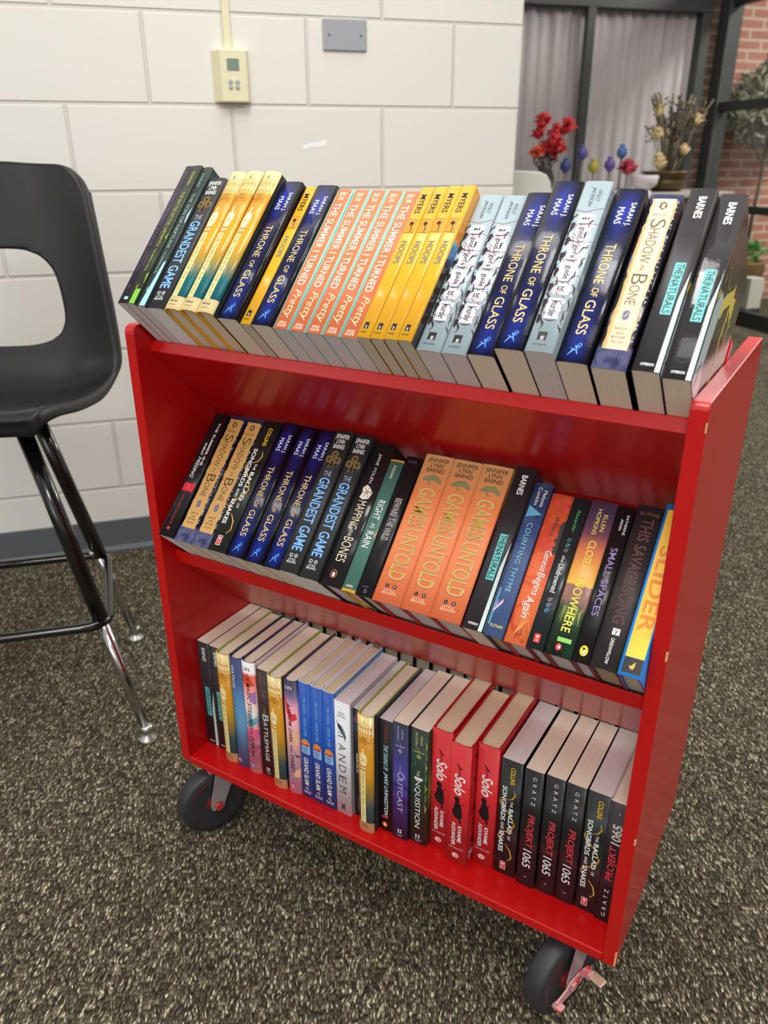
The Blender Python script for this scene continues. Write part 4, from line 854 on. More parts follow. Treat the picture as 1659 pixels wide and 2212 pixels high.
def lin_book(key, H, top, titl, base, m2, dot, extra, topink):
    sp = ramp_mat(key + '_spine', base, rough=0.38, mottle=m2); k = simple(key, 26, H, sp, ramp_mat(key + '_cover', [(0, (214, 130, 150)), (0.8, (188, 110, 150)), (1, top)], rough=0.4), ink((58, 44, 92)), True, bulge=4.5)
    for pts, c in extra: k.poly(AR, pts, ink(c), 0.16)
    k.text(AU, 'LIN', 0.045, 0.075, 0.22, 0.70, topink, False, bold=0.02)
    for tx, z0, z1, a, b_ in titl: k.text(TI, tx, z0, z1, a, b_, BLKI, shear=0.2, bold=0.02)
    k.disc(PU, 0.48, 0.935, 4.6, 5.4, ink(dot)); k.stroke(PU, [(0.36, 0.945), (0.46, 0.922), (0.56, 0.945)], 0.7, ink((235, 200, 220)), 0.24); k.disc(PU, 0.46, 0.935, 2.8, 3.2, ink((235, 200, 220)), 0.24, 16, 0.8)
    return k.finish()
K['magic'] = lin_book('magic', 221, (238, 234, 236), [('A MAGIC', 0.125, 0.335, 0.40, 0.64), ('STEEPED', 0.350, 0.590, 0.38, 0.66), ('IN', 0.605, 0.640, 0.42, 0.60), ('POISON', 0.655, 0.845, 0.38, 0.66)],
    [(0, (246, 186, 166)), (0.14, (222, 140, 168)), (0.28, (214, 104, 140)), (0.42, (226, 116, 160)), (0.50, (100, 168, 196)), (0.58, (246, 222, 214)), (0.74, (236, 150, 140)), (0.88, (222, 78, 58)), (0.915, (238, 232, 232)), (1, (240, 236, 238))], (38, (240, 186, 190), 0.52, 0.60, 0.02, 0.88), (104, 84, 156),
    [([(0.05, 0.12), (0.6, 0.10), (0.95, 0.19), (0.4, 0.22), (0.05, 0.18)], (220, 84, 62)), ([(0.55, 0.27), (0.97, 0.24), (0.97, 0.36), (0.6, 0.34)], (170, 130, 190)), ([(0.5, 0.42), (0.8, 0.38), (0.97, 0.46), (0.6, 0.50)], (246, 240, 240)), ([(0.04, 0.55), (0.6, 0.50), (0.96, 0.52), (0.5, 0.57)], (84, 160, 190)), ([(0.2, 0.60), (0.97, 0.58), (0.97, 0.68), (0.5, 0.70)], (224, 92, 140))], ink((60, 54, 62)))
K['venom'] = lin_book('venom', 220, (56, 50, 86), [('A VENOM', 0.195, 0.390, 0.34, 0.58), ('DARK', 0.410, 0.535, 0.34, 0.60), ('AND', 0.555, 0.625, 0.38, 0.56), ('SWEET', 0.640, 0.820, 0.36, 0.64)],
    [(0, (232, 176, 206)), (0.2, (222, 180, 218)), (0.45, (240, 176, 180)), (0.65, (236, 168, 180)), (0.78, (220, 150, 170)), (0.86, (110, 96, 136)), (0.93, (62, 56, 92)), (1, (54, 48, 82))], (34, (244, 190, 150), 0.54, 0.60, 0.02, 0.72), (206, 70, 84),
    [([(0.02, 0.13), (0.15, 0.14), (0.60, 0.28), (0.85, 0.27), (0.92, 0.32), (0.5, 0.35), (0.2, 0.26)], (226, 62, 74)), ([(0.60, 0.46), (0.95, 0.40), (0.97, 0.48), (0.7, 0.52)], (244, 186, 152)), ([(0.68, 0.60), (0.78, 0.635), (0.97, 0.645), (0.97, 0.665), (0.76, 0.655)], (64, 84, 150)), ([(0.50, 0.80), (0.97, 0.76), (0.97, 0.84), (0.6, 0.84)], (240, 180, 140))], WHT)

sp = plain('battlemage_spine', (64, 46, 44), rough=0.45, mottle=(40, (52, 38, 38), 0.4, 0.6)); k = simple('battlemage', 25, 212, sp, ink((50, 38, 36)), page=CREAM)
def matharu(k, c1, z0, series):
    k.text(AU, 'TARAN', 0.045, 0.125, 0.58, 0.70, c1); k.text(AU, 'MATHARU', 0.030, 0.145, 0.30, 0.42, c1); k.stroke(AR, [(0.30, 0.160), (0.52, 0.166), (0.52, 0.20)], 0.5, c1); k.text(AR, series, 0.182, 0.196, 0.18, 0.80, c1, False)
    k.disc(AR, 0.50, 0.228, 3.2, 3.6, c1, hole=0.82)
    for a in range(5): k.stroke(AR, [(0.5 + 0.11 * math.cos(a * 2.513 + 1.57), 0.228 + 0.0145 * math.sin(a * 2.513 + 1.57)), (0.5 + 0.11 * math.cos(a * 2.513 + 4.08), 0.228 + 0.0145 * math.sin(a * 2.513 + 4.08))], 0.35, c1, 0.24)
    for x, z in ((0.42, 0.925), (0.58, 0.925), (0.42, 0.945), (0.58, 0.945)): k.disc(PU, x, z, 1.3, 1.5, WHT)
    k.text(PU, 'SQUARE\nFISH', 0.962, 0.985, 0.28, 0.72, ink((170, 168, 170)), False)
matharu(k, ink((150, 120, 104)), 0, 'SUMMONER'); k.text(TI, 'THE', 0.345, 0.395, 0.44, 0.58, ink((170, 150, 140))); k.text(TI, 'B', 0.405, 0.465, 0.34, 0.78, WHT, bold=-0.012); k.text(TI, 'ATTLEMAGE', 0.470, 0.850, 0.36, 0.66, WHT, bold=-0.012); K['battlemage'] = k.finish()
sp = ramp_mat('outcast_spine', [(0, (44, 40, 78)), (0.2, (74, 56, 132)), (0.45, (96, 76, 166)), (0.62, (70, 62, 138)), (0.8, (46, 46, 92)), (1, (38, 38, 62))], rough=0.42, mottle=(36, (56, 44, 110), 0.45, 0.62, 0.0, 0.5)); k = simple('outcast', 25, 215, sp, ink((34, 32, 58)), page=CREAM)
pu = ink((196, 190, 220)); matharu(k, pu, 0, 'SUMMONER'); k.text(TI, 'THE', 0.345, 0.400, 0.44, 0.60, ink((160, 146, 210))); k.text(TI, 'O', 0.405, 0.465, 0.34, 0.80, ink((206, 196, 232)), bold=-0.012); k.text(TI, 'UTCAST', 0.470, 0.755, 0.34, 0.68, ink((206, 196, 232)), bold=-0.012); K['outcast'] = k.finish()
sp = ramp_mat('inquisition_spine', [(0, (52, 50, 44)), (0.15, (52, 54, 44)), (0.5, (40, 58, 46)), (1, (36, 52, 44))], rough=0.42, mottle=(26, (120, 148, 70), 0.62, 0.74, 0.3, 0.95)); k = simple('inquisition', 29, 212, sp, ramp_mat('inquisition_cover', [(0, (70, 74, 40)), (0.3, (40, 54, 38)), (0.5, (150, 170, 80)), (0.7, (60, 84, 54)), (1, (48, 76, 54))], rough=0.4), page=CREAM)
matharu(k, ink((206, 206, 120)), 0, 'SUMMONER'); k.text(TI, 'THE', 0.345, 0.395, 0.40, 0.56, ink((206, 206, 180))); k.text(TI, 'I', 0.405, 0.425, 0.28, 0.74, WHT, bold=-0.008); k.text(TI, 'NQUISITION', 0.430, 0.855, 0.28, 0.62, WHT, bold=-0.006)
for j in range(7): k.stroke(AR, [(0.84 + 0.02 * (j % 2), 0.08 + 0.09 * j), (0.93, 0.12 + 0.09 * j), (0.86, 0.16 + 0.09 * j)], [0.4, 2.6, 0.4], ink(((150, 164, 70), (96, 130, 60))[j % 2]), 0.17)
K['inquisition'] = k.finish()

sp = plain('slam_spine', (38, 86, 178), rough=0.34); k = simple('slam', 21.5, 223, sp, ramp_mat('slam_cover', [(0, (40, 60, 130)), (0.4, (190, 70, 50)), (0.5, (90, 140, 200)), (1, (104, 150, 200))], rough=0.4), ink((226, 226, 236)), True, page_mat('pages_ivory', (222, 208, 178)), bulge=2.0)
k.text(AU, 'NEW YORK\nTIMES', 0.055, 0.080, 0.30, 0.72, ink((120, 160, 220)), False); k.text(AU, 'TIM GREEN \u00b7 DEREK JETER', 0.115, 0.450, 0.36, 0.66, ink((132, 182, 236)), bold=0.012)
k.panel(AR, 0.14, 0.86, 0.535, 0.602, ink((146, 188, 232)))
k.poly(AR, [(0.14, 0.535), (0.16, 0.505), (0.30, 0.482), (0.50, 0.474), (0.70, 0.482), (0.84, 0.505), (0.86, 0.535)], ink((236, 140, 58)), 0.2); k.poly(AR, [(0.14, 0.535), (0.30, 0.515), (0.46, 0.528), (0.66, 0.510), (0.86, 0.535)], ink((150, 66, 90)), 0.24); k.text(AR, 'BASEBALL\nGENIUS', 0.545, 0.592, 0.24, 0.76, ink((60, 90, 150)), False)
k.text(TI, 'GRAND SLAM', 0.640, 0.885, 0.30, 0.70, WHT, bold=0.02, shear=0.05)
for a in range(3): k.stroke(PU, [(0.5 + 0.10 * math.cos(a * 2.09), 0.918 + 0.010 * math.sin(a * 2.09)), (0.5 + 0.14 * math.cos(a * 2.09 + 0.9), 0.918 + 0.014 * math.sin(a * 2.09 + 0.9)), (0.5 + 0.10 * math.cos(a * 2.09 + 1.6), 0.918 + 0.010 * math.sin(a * 2.09 + 1.6))], 0.9, WHT)
k.text(PU, 'GALE', 0.940, 0.962, 0.18, 0.82, WHT, False); K['slam'] = k.finish()

sp = plain('tandem_spine', (226, 226, 232), rough=0.45); k = simple('tandem', 27, 214, sp, ink((200, 200, 208)), page=LILAC)
k.text(AU, 'ANNA\nJARZAB', 0.082, 0.138, 0.20, 0.72, ink((150, 152, 160)), False)
tq = ink((44, 66, 70)); k.stroke(AR, [(0.14, 0.165), (0.18, 0.180), (0.30, 0.175)], 0.8, ink((60, 60, 66))); k.stroke(AR, [(0.20, 0.19), (0.36, 0.215), (0.56, 0.255), (0.72, 0.305)], [1.5, 8.0, 7.0, 0.6], tq); k.stroke(AR, [(0.40, 0.20), (0.62, 0.26), (0.76, 0.30)], [1.5, 3.0, 0.5], ink((110, 150, 150)), 0.24); k.stroke(AR, [(0.20, 0.275), (0.30, 0.265), (0.50, 0.275)], 0.9, ink((60, 60, 66)))
for i, ch_ in enumerate('TANDEM'): z = 0.265 + i * 0.096; k.text(TI, ch_, z, z + 0.060, 0.22, 0.70, ink((46, 50, 58)), bold=-0.02)
k.poly(PU, [(0.36, 0.905), (0.42, 0.905), (0.47, 0.93), (0.52, 0.905), (0.58, 0.905), (0.58, 0.955), (0.36, 0.955)], ink((52, 54, 64))); k.text(PU, 'EMBER', 0.964, 0.974, 0.26, 0.68, ink((90, 92, 100)), False); K['tandem'] = k.finish()

sp = plain('marcelo_spine', (38, 34, 40), rough=0.4, mottle=(20, (70, 72, 100), 0.56, 0.62)); k = simple('marcelo', 20, 204, sp, page=LILAC)
k.panel(PU, 0.34, 0.78, 0.045, 0.115, ink((206, 52, 52))); k.panel(PU, 0.50, 0.62, 0.06, 0.085, WHT, 0.2); k.text(TI, 'MARCELO', 0.400, 0.580, 0.26, 0.42, WHT); k.text(TI, 'IN THE REAL WORLD', 0.400, 0.700, 0.52, 0.64, WHT); k.panel(AR, 0.40, 0.95, 0.30, 0.365, ink((84, 86, 120))); k.text(AU, 'STORK', 0.82, 0.94, 0.34, 0.52, ink((200, 110, 60))); K['marcelo'] = k.finish()

sp = plain('jake_spine', (26, 27, 30), rough=0.35); k = simple('jake', 24, 208, sp, ramp_mat('jake_cover', [(0, (24, 30, 34)), (0.3, (40, 110, 120)), (0.5, (30, 34, 40)), (1, (34, 36, 40))], rough=0.35), page=LILAC)
k.text(AU, 'RYAN DOUGLASS', 0.045, 0.195, 0.40, 0.54, ink((186, 62, 46))); k.text(TI, 'THE TAKING OF', 0.215, 0.440, 0.32, 0.62, ink((176, 220, 236)), shear=0.25, bold=0.02); k.text(TI, 'JAKE LIVINGSTON', 0.455, 0.860, 0.30, 0.64, ink((206, 234, 244)), shear=0.25, bold=0.02); k.panel(PU, 0.20, 0.62, 0.862, 0.885, ink((186, 52, 46))); k.disc(PU, 0.42, 0.942, 4.2, 4.8, ink((236, 122, 62))); k.poly(PU, [(0.42, 0.925), (0.50, 0.955), (0.36, 0.955)], WHT, 0.24); K['jake'] = k.finish()

sp = plain('solo_spine', (204, 42, 48), rough=0.4); k = simple('solo', 32, 217, sp, plain('solo_cover', (200, 40, 46), rough=0.35, mottle=(14, (60, 24, 30), 0.62, 0.64)), ink((176, 22, 34)), True, page_mat('pages_warm', (226, 204, 172)), bulge=1.2)
dn = ink((96, 28, 34)); bk = ink((36, 22, 26)); k.stroke(AR, [(0.36, 0.155), (0.50, 0.225), (0.48, 0.25)], [0.6, 1.4, 1.6], dn); k.poly(AR, [(0.36, 0.15), (0.62, 0.195), (0.52, 0.205)], dn)
k.text(TI, 'Solo', 0.238, 0.408, 0.26, 0.78, WHT, shear=0.35, bold=0.03)
k.disc(AR, 0.42, 0.445, 4.2, 4.6, bk); k.poly(AR, [(0.36, 0.462), (0.52, 0.462), (0.64, 0.50), (0.68, 0.54), (0.70, 0.575), (0.64, 0.60), (0.66, 0.635), (0.56, 0.645), (0.55, 0.61), (0.36, 0.60), (0.24, 0.575), (0.20, 0.55), (0.26, 0.535), (0.30, 0.50)], bk, 0.2); k.stroke(AR, [(0.30, 0.54), (0.60, 0.50), (0.76, 0.462)], [1.0, 1.2, 0.8], bk); k.disc(AR, 0.30, 0.548, 3.0, 3.4, bk, 0.21)
k.text(AU, 'KWAME', 0.665, 0.805, 0.52, 0.70, WHT, bold=0.025); k.text(AU, 'ALEXANDER', 0.645, 0.845, 0.24, 0.42, WHT, bold=0.025); k.text(AU, 'MARY RAND HESS', 0.858, 0.870, 0.12, 0.82, ink((244, 200, 196)), False)
k.disc(PU, 0.46, 0.928, 5.2, 4.4, WHT); k.disc(PU, 0.46, 0.928, 4.2, 3.4, ink((204, 42, 48)), 0.22, 18, 0.7); k.text(PU, 'b', 0.917, 0.938, 0.42, 0.54, ink((204, 42, 48)), False, shear=0.3, bold=0.02, off=0.26)
kd_ = mat('dark_cover_print', (44, 22, 28), 0.35); kw_ = mat('white_cover_print', (232, 230, 228), 0.3)
k.front_line([(0.10, 0.10), (0.30, 0.20), (0.20, 0.30)], 5, kd_); k.front([(0.10, 0.52), (0.30, 0.46), (0.40, 0.60), (0.22, 0.72)], kd_); k.front([(0.06, 0.80), (0.24, 0.77), (0.16, 0.86)], kd_)
k.front_line([(0.06, 0.885), (0.06, 0.945)], 4, kw_); k.front_line([(0.18, 0.885), (0.07, 0.915), (0.18, 0.945)], 4, kw_); k.front_line([(0.24, 0.885), (0.28, 0.945), (0.32, 0.90), (0.36, 0.945), (0.40, 0.885)], 4, kw_); K['solo'] = k.finish()

sp = ramp_mat('projekt_spine', [(0, (46, 34, 42)), (0.4, (34, 27, 31)), (1, (28, 28, 30))], rough=0.32); k = simple('projekt', 26.5, 206, sp, plain('projekt_cover', (26, 22, 25), rough=0.16), page=CREAM)
k.text(AU, 'GRATZ', 0.050, 0.285, 0.46, 0.66, WHT, space=1.9, bold=-0.01); k.text(TI, 'PROJEKT', 0.365, 0.655, 0.26, 0.72, ink((216, 62, 70)), bold=0.03, shear=0.08); k.text(TI, '1065', 0.670, 0.830, 0.26, 0.72, ink((214, 204, 204)), bold=0.03, shear=0.08)
k.stroke(PU, [(0.38, 0.895), (0.62, 0.895), (0.62, 0.965), (0.38, 0.965), (0.38, 0.895)], 0.35, ink((84, 66, 74))); k.panel(PU, 0.46, 0.54, 0.912, 0.922, ink((170, 160, 164))); K['projekt'] = k.finish()

# ---- plain dark books of the far side
sp = plain('far_spine', (26, 26, 28), rough=0.4); K['far'] = simple('far', 29, 205, sp, ink((20, 20, 22)), ink((20, 20, 22)), True, page_mat('pages_far', (192, 186, 166)), bulge=1.0).finish()
me = None
k = K['far']; bm = bmesh.new(); box(bm, 2.32 * MM, 4.4 * MM, 6 * MM, (139 - 0.6) * MM, 0.6 * MM, (205 - 0.2) * MM); me = bpy.data.meshes.new('endpapers'); bm.to_mesh(me); bm.free(); me.materials.append(ink((206, 200, 198), 0.7)); k.parts.append(('endpapers', me, None))

NAMES = {True: 'hardcover_book', False: 'paperback_book'}
def book(kind, M, label, group):
    k = K[kind]; nm = NAMES[k.hard]
    r = bpy.data.objects.new(nm, None); COL.objects.link(r); r.empty_display_size = 0.03; r.matrix_world = M
    r['label'] = label; r['category'] = 'book'; r['group'] = group
    for pn, me, _ in k.parts:
        o = bpy.data.objects.new(pn, me); COL.objects.link(o); o.parent = r
        if pn == 'page_block': o['label'] = 'pale paper page block'
    return r
def leanM(dx, H): return Matrix.Rotation(math.atan2(dx, H), 4, 'Y')
TILT = Matrix.Rotation(R(-45), 4, 'X')
def slanted(kind, X, over, dx, yt, zt, label, group):
    q = 0.70711; loc = Vector((X, yt * 1000 + over * q, zt * 1000 - over * q)) * MM + Vector((0, q, q)) * 0.0004
    book(kind, Matrix.Translation(loc) @ TILT @ leanM(dx, K[kind].H), label, group)
G1, G2, G3 = 'books on the top shelf', 'books on the middle shelf', 'books on the bottom shelf'
TOP = [
 ('titan', 5.8, -82, -10.8, 'thin dark purple graphic novel leaning at the far left end of top shelf'),
 ('labyrinth', 20.6, -83, -11, 'thin dark green graphic novel with yellow lettering, second from left on top shelf'),
 ('neptune', 36.0, -80, -11, 'thin slate graphic novel with pale blue corner, third from left on top shelf'),
 ('grandest', 52.6, -76, -10, 'charcoal book with pale blue lettering leaning on top shelf, left of gold books'),
 ('chalice', 85.0, -78.5, -7.2, 'leftmost of three gold and teal hardcovers on the top shelf'),
 ('chalice', 112.2, -80, -5.5, 'middle one of three gold and teal hardcovers on the top shelf'),
 ('chalice', 139.4, -80, -3.5, 'rightmost of three gold and teal hardcovers on the top shelf'),
 ('throne', 168.4, -74, -2.6, 'dark blue fantasy paperback just right of the three gold top-shelf books'),
 ('hoops', 200.1, -67.5, -0.9, 'slim yellow paperback standing between two dark blue ones on the top shelf'),
 ('throne', 217.3, -69, -0.7, 'dark blue fantasy paperback just left of the five orange top-shelf books'),
 ('summer', 249.0, -67, -0.4, 'leftmost of five orange and teal paperbacks on the top shelf'),
 ('summer', 272.2, -66, 0.4, 'second from left of five orange and teal paperbacks on the top shelf'),
 ('summer', 295.6, -66, 0.4, 'middle one of five orange and teal paperbacks on the top shelf'),
 ('summer', 319.2, -66, 0.2, 'fourth from left of five orange and teal paperbacks on the top shelf'),
 ('summer', 342.6, -65.5, -0.4, 'rightmost of five orange and teal paperbacks on the top shelf'),
 ('hoops', 366.2, -70, 0, 'leftmost of four slim yellow paperbacks side by side on the top shelf'),
 ('hoops', 384.0, -71, 0.5, 'second of four slim yellow paperbacks side by side on the top shelf'),
 ('hoops', 401.8, -73, 0.5, 'third of four slim yellow paperbacks side by side on the top shelf'),
 ('hoops', 419.3, -74, 0.4, 'rightmost of four slim yellow paperbacks, beside the pale blue books'),
 ('holly', 436.6, -59.5, -0.5, 'pale blue paperback touching the yellow books, left of a similar pair'),
 ('holly', 466.4, -59.5, -0.4, 'right one of two adjacent pale blue paperbacks on the top shelf'),
 ('throne', 496.5, -63, -2.0, 'dark blue paperback just right of two adjacent pale blue ones on top shelf'),
 ('throne', 531.0, -80, -2.5, 'dark blue glossy paperback jutting highest between two others on top shelf'),
 ('holly', 563.5, -82, -1.5, 'pale blue paperback standing alone between two dark blue books on top shelf'),
 ('throne', 592.6, -70.5, 0, 'rightmost dark blue fantasy paperback, beside the tan one on top shelf'),
 ('shadow', 626.0, -67, 0.8, 'tan and black crinkled paperback near the right end of the top shelf'),
 ('naturals', 664.5, -71, 0.5, 'left one of two charcoal thrillers at right end of top shelf, matte spine'),
 ('naturals_gloss', 691.2, -64, 1.0, 'glossy charcoal thriller at the far right end of the top shelf')]
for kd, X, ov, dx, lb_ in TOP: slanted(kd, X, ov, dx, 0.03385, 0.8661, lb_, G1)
MID = [
 ('missing', 27.6, -69, -3.0, 'black paperback with red label at the far left end of the middle shelf'),
 ('shadow', 54.6, -66, -3.8, 'left one of two tan-spined paperbacks on the middle shelf'),
 ('shadow', 88.6, -67, -3.6, 'right one of two tan-spined paperbacks on the middle shelf'),
 ('ballad', 122.8, -71, -4.0, 'dark green paperback with gold snake on the middle shelf'),
 ('throne', 154.6, -70, -4.2, 'leftmost of three dark blue fantasy paperbacks on the middle shelf'),
 ('throne', 186.4, -69.5, -4.4, 'middle one of three dark blue fantasy paperbacks on the middle shelf'),
 ('throne', 218.6, -70.5, -4.0, 'rightmost of three dark blue fantasy paperbacks on the middle shelf'),
 ('grandest', 250.6, -77, -4.2, 'left one of two charcoal books with blue lettering on the middle shelf'),
 ('grandest', 280.4, -74, -3.6, 'right one of two charcoal books with blue lettering on the middle shelf'),
 ('mapping', 310.2, -69, -4.0, 'glossy black hardcover with thin cream lettering on the middle shelf'),
 ('rain', 345.2, -71, -4.6, 'slim green-spined hardcover with yellow edges on the middle shelf'),
 ('wild', 366.0, -70, -5.0, 'black hardcover left of the three orange books on the middle shelf'),
 ('untold', 389.2, -69.5, -2.9, 'leftmost of three thick orange hardcovers on the middle shelf'),
 ('untold', 429.8, -70, -2.9, 'middle one of three thick orange hardcovers on the middle shelf'),
 ('untold', 470.4, -73, -2.4, 'rightmost of three thick orange hardcovers on the middle shelf'),
 ('naturals', 512.0, -71, -1.8, 'charcoal thriller paperback right of the orange books on the middle shelf'),
 ('thyme', 538.2, -66.5, -0.9, 'blue hardcover with light blue triangle on the middle shelf'),
 ('genesis', 562.0, -63, -1.0, 'orange-red leaf-patterned hardcover with white script on the middle shelf'),
 ('undrowned', 591.2, -69.5, -1.0, 'slim dark slate hardcover with drops between orange-red and sunset books'),
 ('nowhere', 612.4, -67.5, -1.4, 'purple to orange sunset-spined hardcover on the middle shelf'),
 ('spaces', 644.4, -68, -1.8, 'slim black hardcover with purple lettering on the middle shelf'),
 ('savage', 663.0, -71, -0.4, 'dark brown-grey hardcover with dim red lettering near middle shelf right end'),
 ('slider', 692.6, -76, -0.4, 'bright blue and yellow book at the far right end of the middle shelf')]
# compress so the row sits between the two panels
def squeeze(row, x0, x1, gap=0.45):
    xs = [r[1] for r in row]; Ts = [K[r[0]].T for r in row]; out = list(xs)
    for _ in range(1500):
        for i in range(len(out) - 1):
            d = out[i] + Ts[i] + gap - out[i+1]
            if d > 0: out[i] -= d / 2; out[i+1] += d / 2
        out[0] = max(out[0], x0); out[-1] = min(out[-1], x1 - Ts[-1])
    return [(r[0], x, *r[2:]) for r, x in zip(row, out)]
for kd, X, ov, dx, lb_ in squeeze(MID, 25, 716.9): slanted(kd, X, ov, dx, 0.0221, 0.5497, lb_, G2)
BOT = [
 ('naturals', 0.8, 46.5, 1.2, 'leftmost book on the bottom shelf, black thriller paperback'),
 ('naturals', 27.6, 45.6, 1.0, 'second book from left on the bottom shelf, black thriller paperback'),
 ('wrath', 55.6, 31.5, 3.0, 'leftmost of three gold hardcovers on the bottom shelf'),
 ('watson', 83.0, 32.5, 4.0, 'light blue hardcover with white surname on the bottom shelf'),
 ('magic', 108.4, 31.6, 4.0, 'white-topped pink patterned hardcover on the bottom shelf'),
 ('battlemage', 134.8, 33.5, 4.0, 'dark brown paperback with white lettering on the bottom shelf'),
 ('wrath', 165.0, 25.0, 2.4, 'middle one of three gold hardcovers on the bottom shelf, beside the brown one'),
 ('venom', 193.4, 28.2, 3.6, 'indigo-topped pink patterned hardcover on the bottom shelf'),
 ('slam', 219.8, 29.2, 4.0, 'leftmost of three royal blue hardcovers on the bottom shelf'),
 ('slam', 241.9, 28.8, 4.2, 'middle one of three royal blue hardcovers on the bottom shelf'),
 ('slam', 264.0, 28.5, 4.2, 'rightmost of three royal blue hardcovers on the bottom shelf'),
 ('tandem', 287.6, 28.6, 1.7, 'white paperback with bird artwork on the bottom shelf'),
 ('marcelo', 314.6, 37.0, 0.5, 'black paperback half hidden between white and gold books'),
 ('wrath', 334.6, 18.5, 1.0, 'rightmost of three gold hardcovers on the bottom shelf, beside black books'),
 ('jake', 361.4, 33.0, 1.6, 'black paperback with ice-blue slanted lettering on the bottom shelf'),
 ('outcast', 385.8, 30.6, 0.9, 'purple paperback beside the dark green one on the bottom shelf'),
 ('inquisition', 411.2, 36.0, 0.6, 'dark green streaked paperback beside the red books on the bottom shelf'),
 ('solo', 441.0, 45.6, 1.5, 'leftmost of three red hardcovers on the bottom shelf'),
 ('solo', 475.6, 32.5, 1.5, 'middle one of three red hardcovers on the bottom shelf, standing forward'),
 ('solo', 509.0, 49.4, 1.2, 'rightmost of three red hardcovers on the bottom shelf'),
 ('ballad', 543.6, 50.0, 0.8, 'dark green paperback just right of the red books on the bottom shelf'),
 ('projekt', 578.4, 47.0, -0.3, 'leftmost of three upright black paperbacks with red lettering on the bottom shelf'),
 ('projekt', 606.6, 49.3, -0.5, 'middle one of three upright black paperbacks with red lettering'),
 ('projekt', 634.2, 49.5, -0.4, 'rightmost of three upright black paperbacks with red lettering'),
 ('ballad', 662.2, 50.8, -0.8, 'dark green paperback with gold snake near the right end of the bottom shelf')]
for kd, X, Y, dx, lb_ in squeeze(BOT, 0.6, 694): book(kd, Matrix.Translation((X * MM, Y * MM, BS + 0.0004)) @ leanM(dx * 0.55, K[kd].H), lb_, G3)
k = K['projekt']
book('projekt', Matrix.Translation(((690.6 + k.T) * MM, 47.0 * MM, BS + 0.0004 + k.H * MM)) @ Matrix.Rotation(R(180), 4, 'Y'), 'upside-down black paperback at the far right end of the bottom shelf', G3)
for i in range(24):
    X = 2 + i * 29.7
    book('far', Matrix.Translation(((X + 29) * MM, (339.5 + random.uniform(-4, 0)) * MM, BS + 0.0004)) @ Matrix.Rotation(R(180), 4, 'Z'), 'black-covered book in the rear row of the bottom shelf, seen over the front books', 'rear row books on the bottom shelf')

# ------------------------------------------------------------------ background beyond the end of the block wall
ANG = math.atan2(WD.y, WD.x)
def at_bg(u, d, z=0): 
    p = wp(u, d, z); return p
def bgM(u, d, z=0): return Matrix.Translation(wp(u, d, z)) @ Matrix.Rotation(ANG, 4, 'Z')
FR = mat('charcoal_frame', (62, 63, 62), 0.45)
brick = brick_mat('red_brick', (176, 108, 94), (190, 128, 112), (206, 178, 160), 0.215, 0.067, 0.010, 0.0, 0.8, 0.5, 0.3, 0.1, 30)
bm = bmesh.new(); box(bm, 3.75, 9.0, 0, 0.2, 0, 3.0); o = obj('wall_back', bm, brick); o.matrix_world = bgM(0, 5.65); tag(o, 'red brick wall at the far right', kind='structure')
bm = bmesh.new(); box(bm, 1.0, 3.75, 0.0, 0.2, 0, 3.0); o = obj('wall_curtained', bm, mat('plaster_grey', (150, 146, 142), 0.8)); o.matrix_world = bgM(0, 5.65); tag(o, 'grey wall behind the curtain', kind='structure')
# window frame and curtain
t = empty('window_1', wp(0, 5.40, 0)); t.rotation_euler = (0, 0, ANG); tag(t, 'wide window with charcoal frame and a centre mullion', kind='structure')
for nm, b6 in (('window_frame', (1.6, 3.86, -0.03, 0.05, 1.985, 2.30)), ('window_frame', (3.79, 3.86, -0.03, 0.05, 0.0, 1.985)), ('mullion', (2.905, 2.965, -0.05, -0.005, 0.0, 1.985))):
    bm = bmesh.new(); box(bm, *b6); obj(nm, bm, FR, t, bevel=0.004)
bm = bmesh.new(); n = 240; rows = []
for z in (0.02, 0.7, 1.4, 1.985):
    rows.append([bm.verts.new((1.7 + 2.09 * i / n, 0.06 + 0.010 * math.sin(i * 0.62) + 0.010 * math.sin(i * 0.23 + 1.3) + 0.004 * math.sin(i * 1.7 + z * 3), z)) for i in range(n + 1)])
for A, B in zip(rows, rows[1:]):
    for i in range(n): f = bm.faces.new((A[i], A[i+1], B[i+1], B[i])); f.smooth = True
o = obj('curtain', bm, mat('curtain_cloth', (186, 178, 176), 0.85)); o.matrix_world = bgM(0, 5.40); md = o.modifiers.new('solid', 'SOLIDIFY'); md.thickness = 0.002
tag(o, 'pale grey pleated curtain hanging across the far window', 'curtain')
# brown brick pier and the glazed partition
bm = bmesh.new(); box(bm, 3.865, 3.935, 0.0, 0.2, 0, 3.0); o = obj('trim_1', bm, brick_mat('brown_brick', (84, 58, 50), (100, 74, 64), (120, 100, 90), 0.215, 0.067, 0.010, 0.0, 0.8, 0.4, 0.3, 0.1, 30)); o.matrix_world = bgM(0, 5.40); tag(o, 'narrow dark brown brick pier beside the curtain', kind='structure')
t = empty('window_2', wp(3.99, 5.40, 0)); t.rotation_euler = (0, 0, ANG); tag(t, 'dark framed glazed partition in front of the brick wall', kind='structure')
DKF = mat('dark_rail', (40, 41, 38), 0.45)
for nm, b6, mt in (('window_frame', (-0.05, 0.06, -0.10, 0.06, 0, 3.0), FR), ('window_frame', (-0.03, 0.03, -3.2, -0.10, 0, 0.10), DKF), ('window_frame', (-0.03, 0.03, -3.2, -0.10, 1.385, 1.445), DKF), ('window_frame', (-0.03, 0.03, -3.2, -0.10, 0.735, 0.785), DKF), ('window_frame', (-0.03, 0.03, -3.2, -0.10, 2.02, 2.34), DKF)):
    bm = bmesh.new(); box(bm, *b6); obj(nm, bm, mt, t, bevel=0.003)
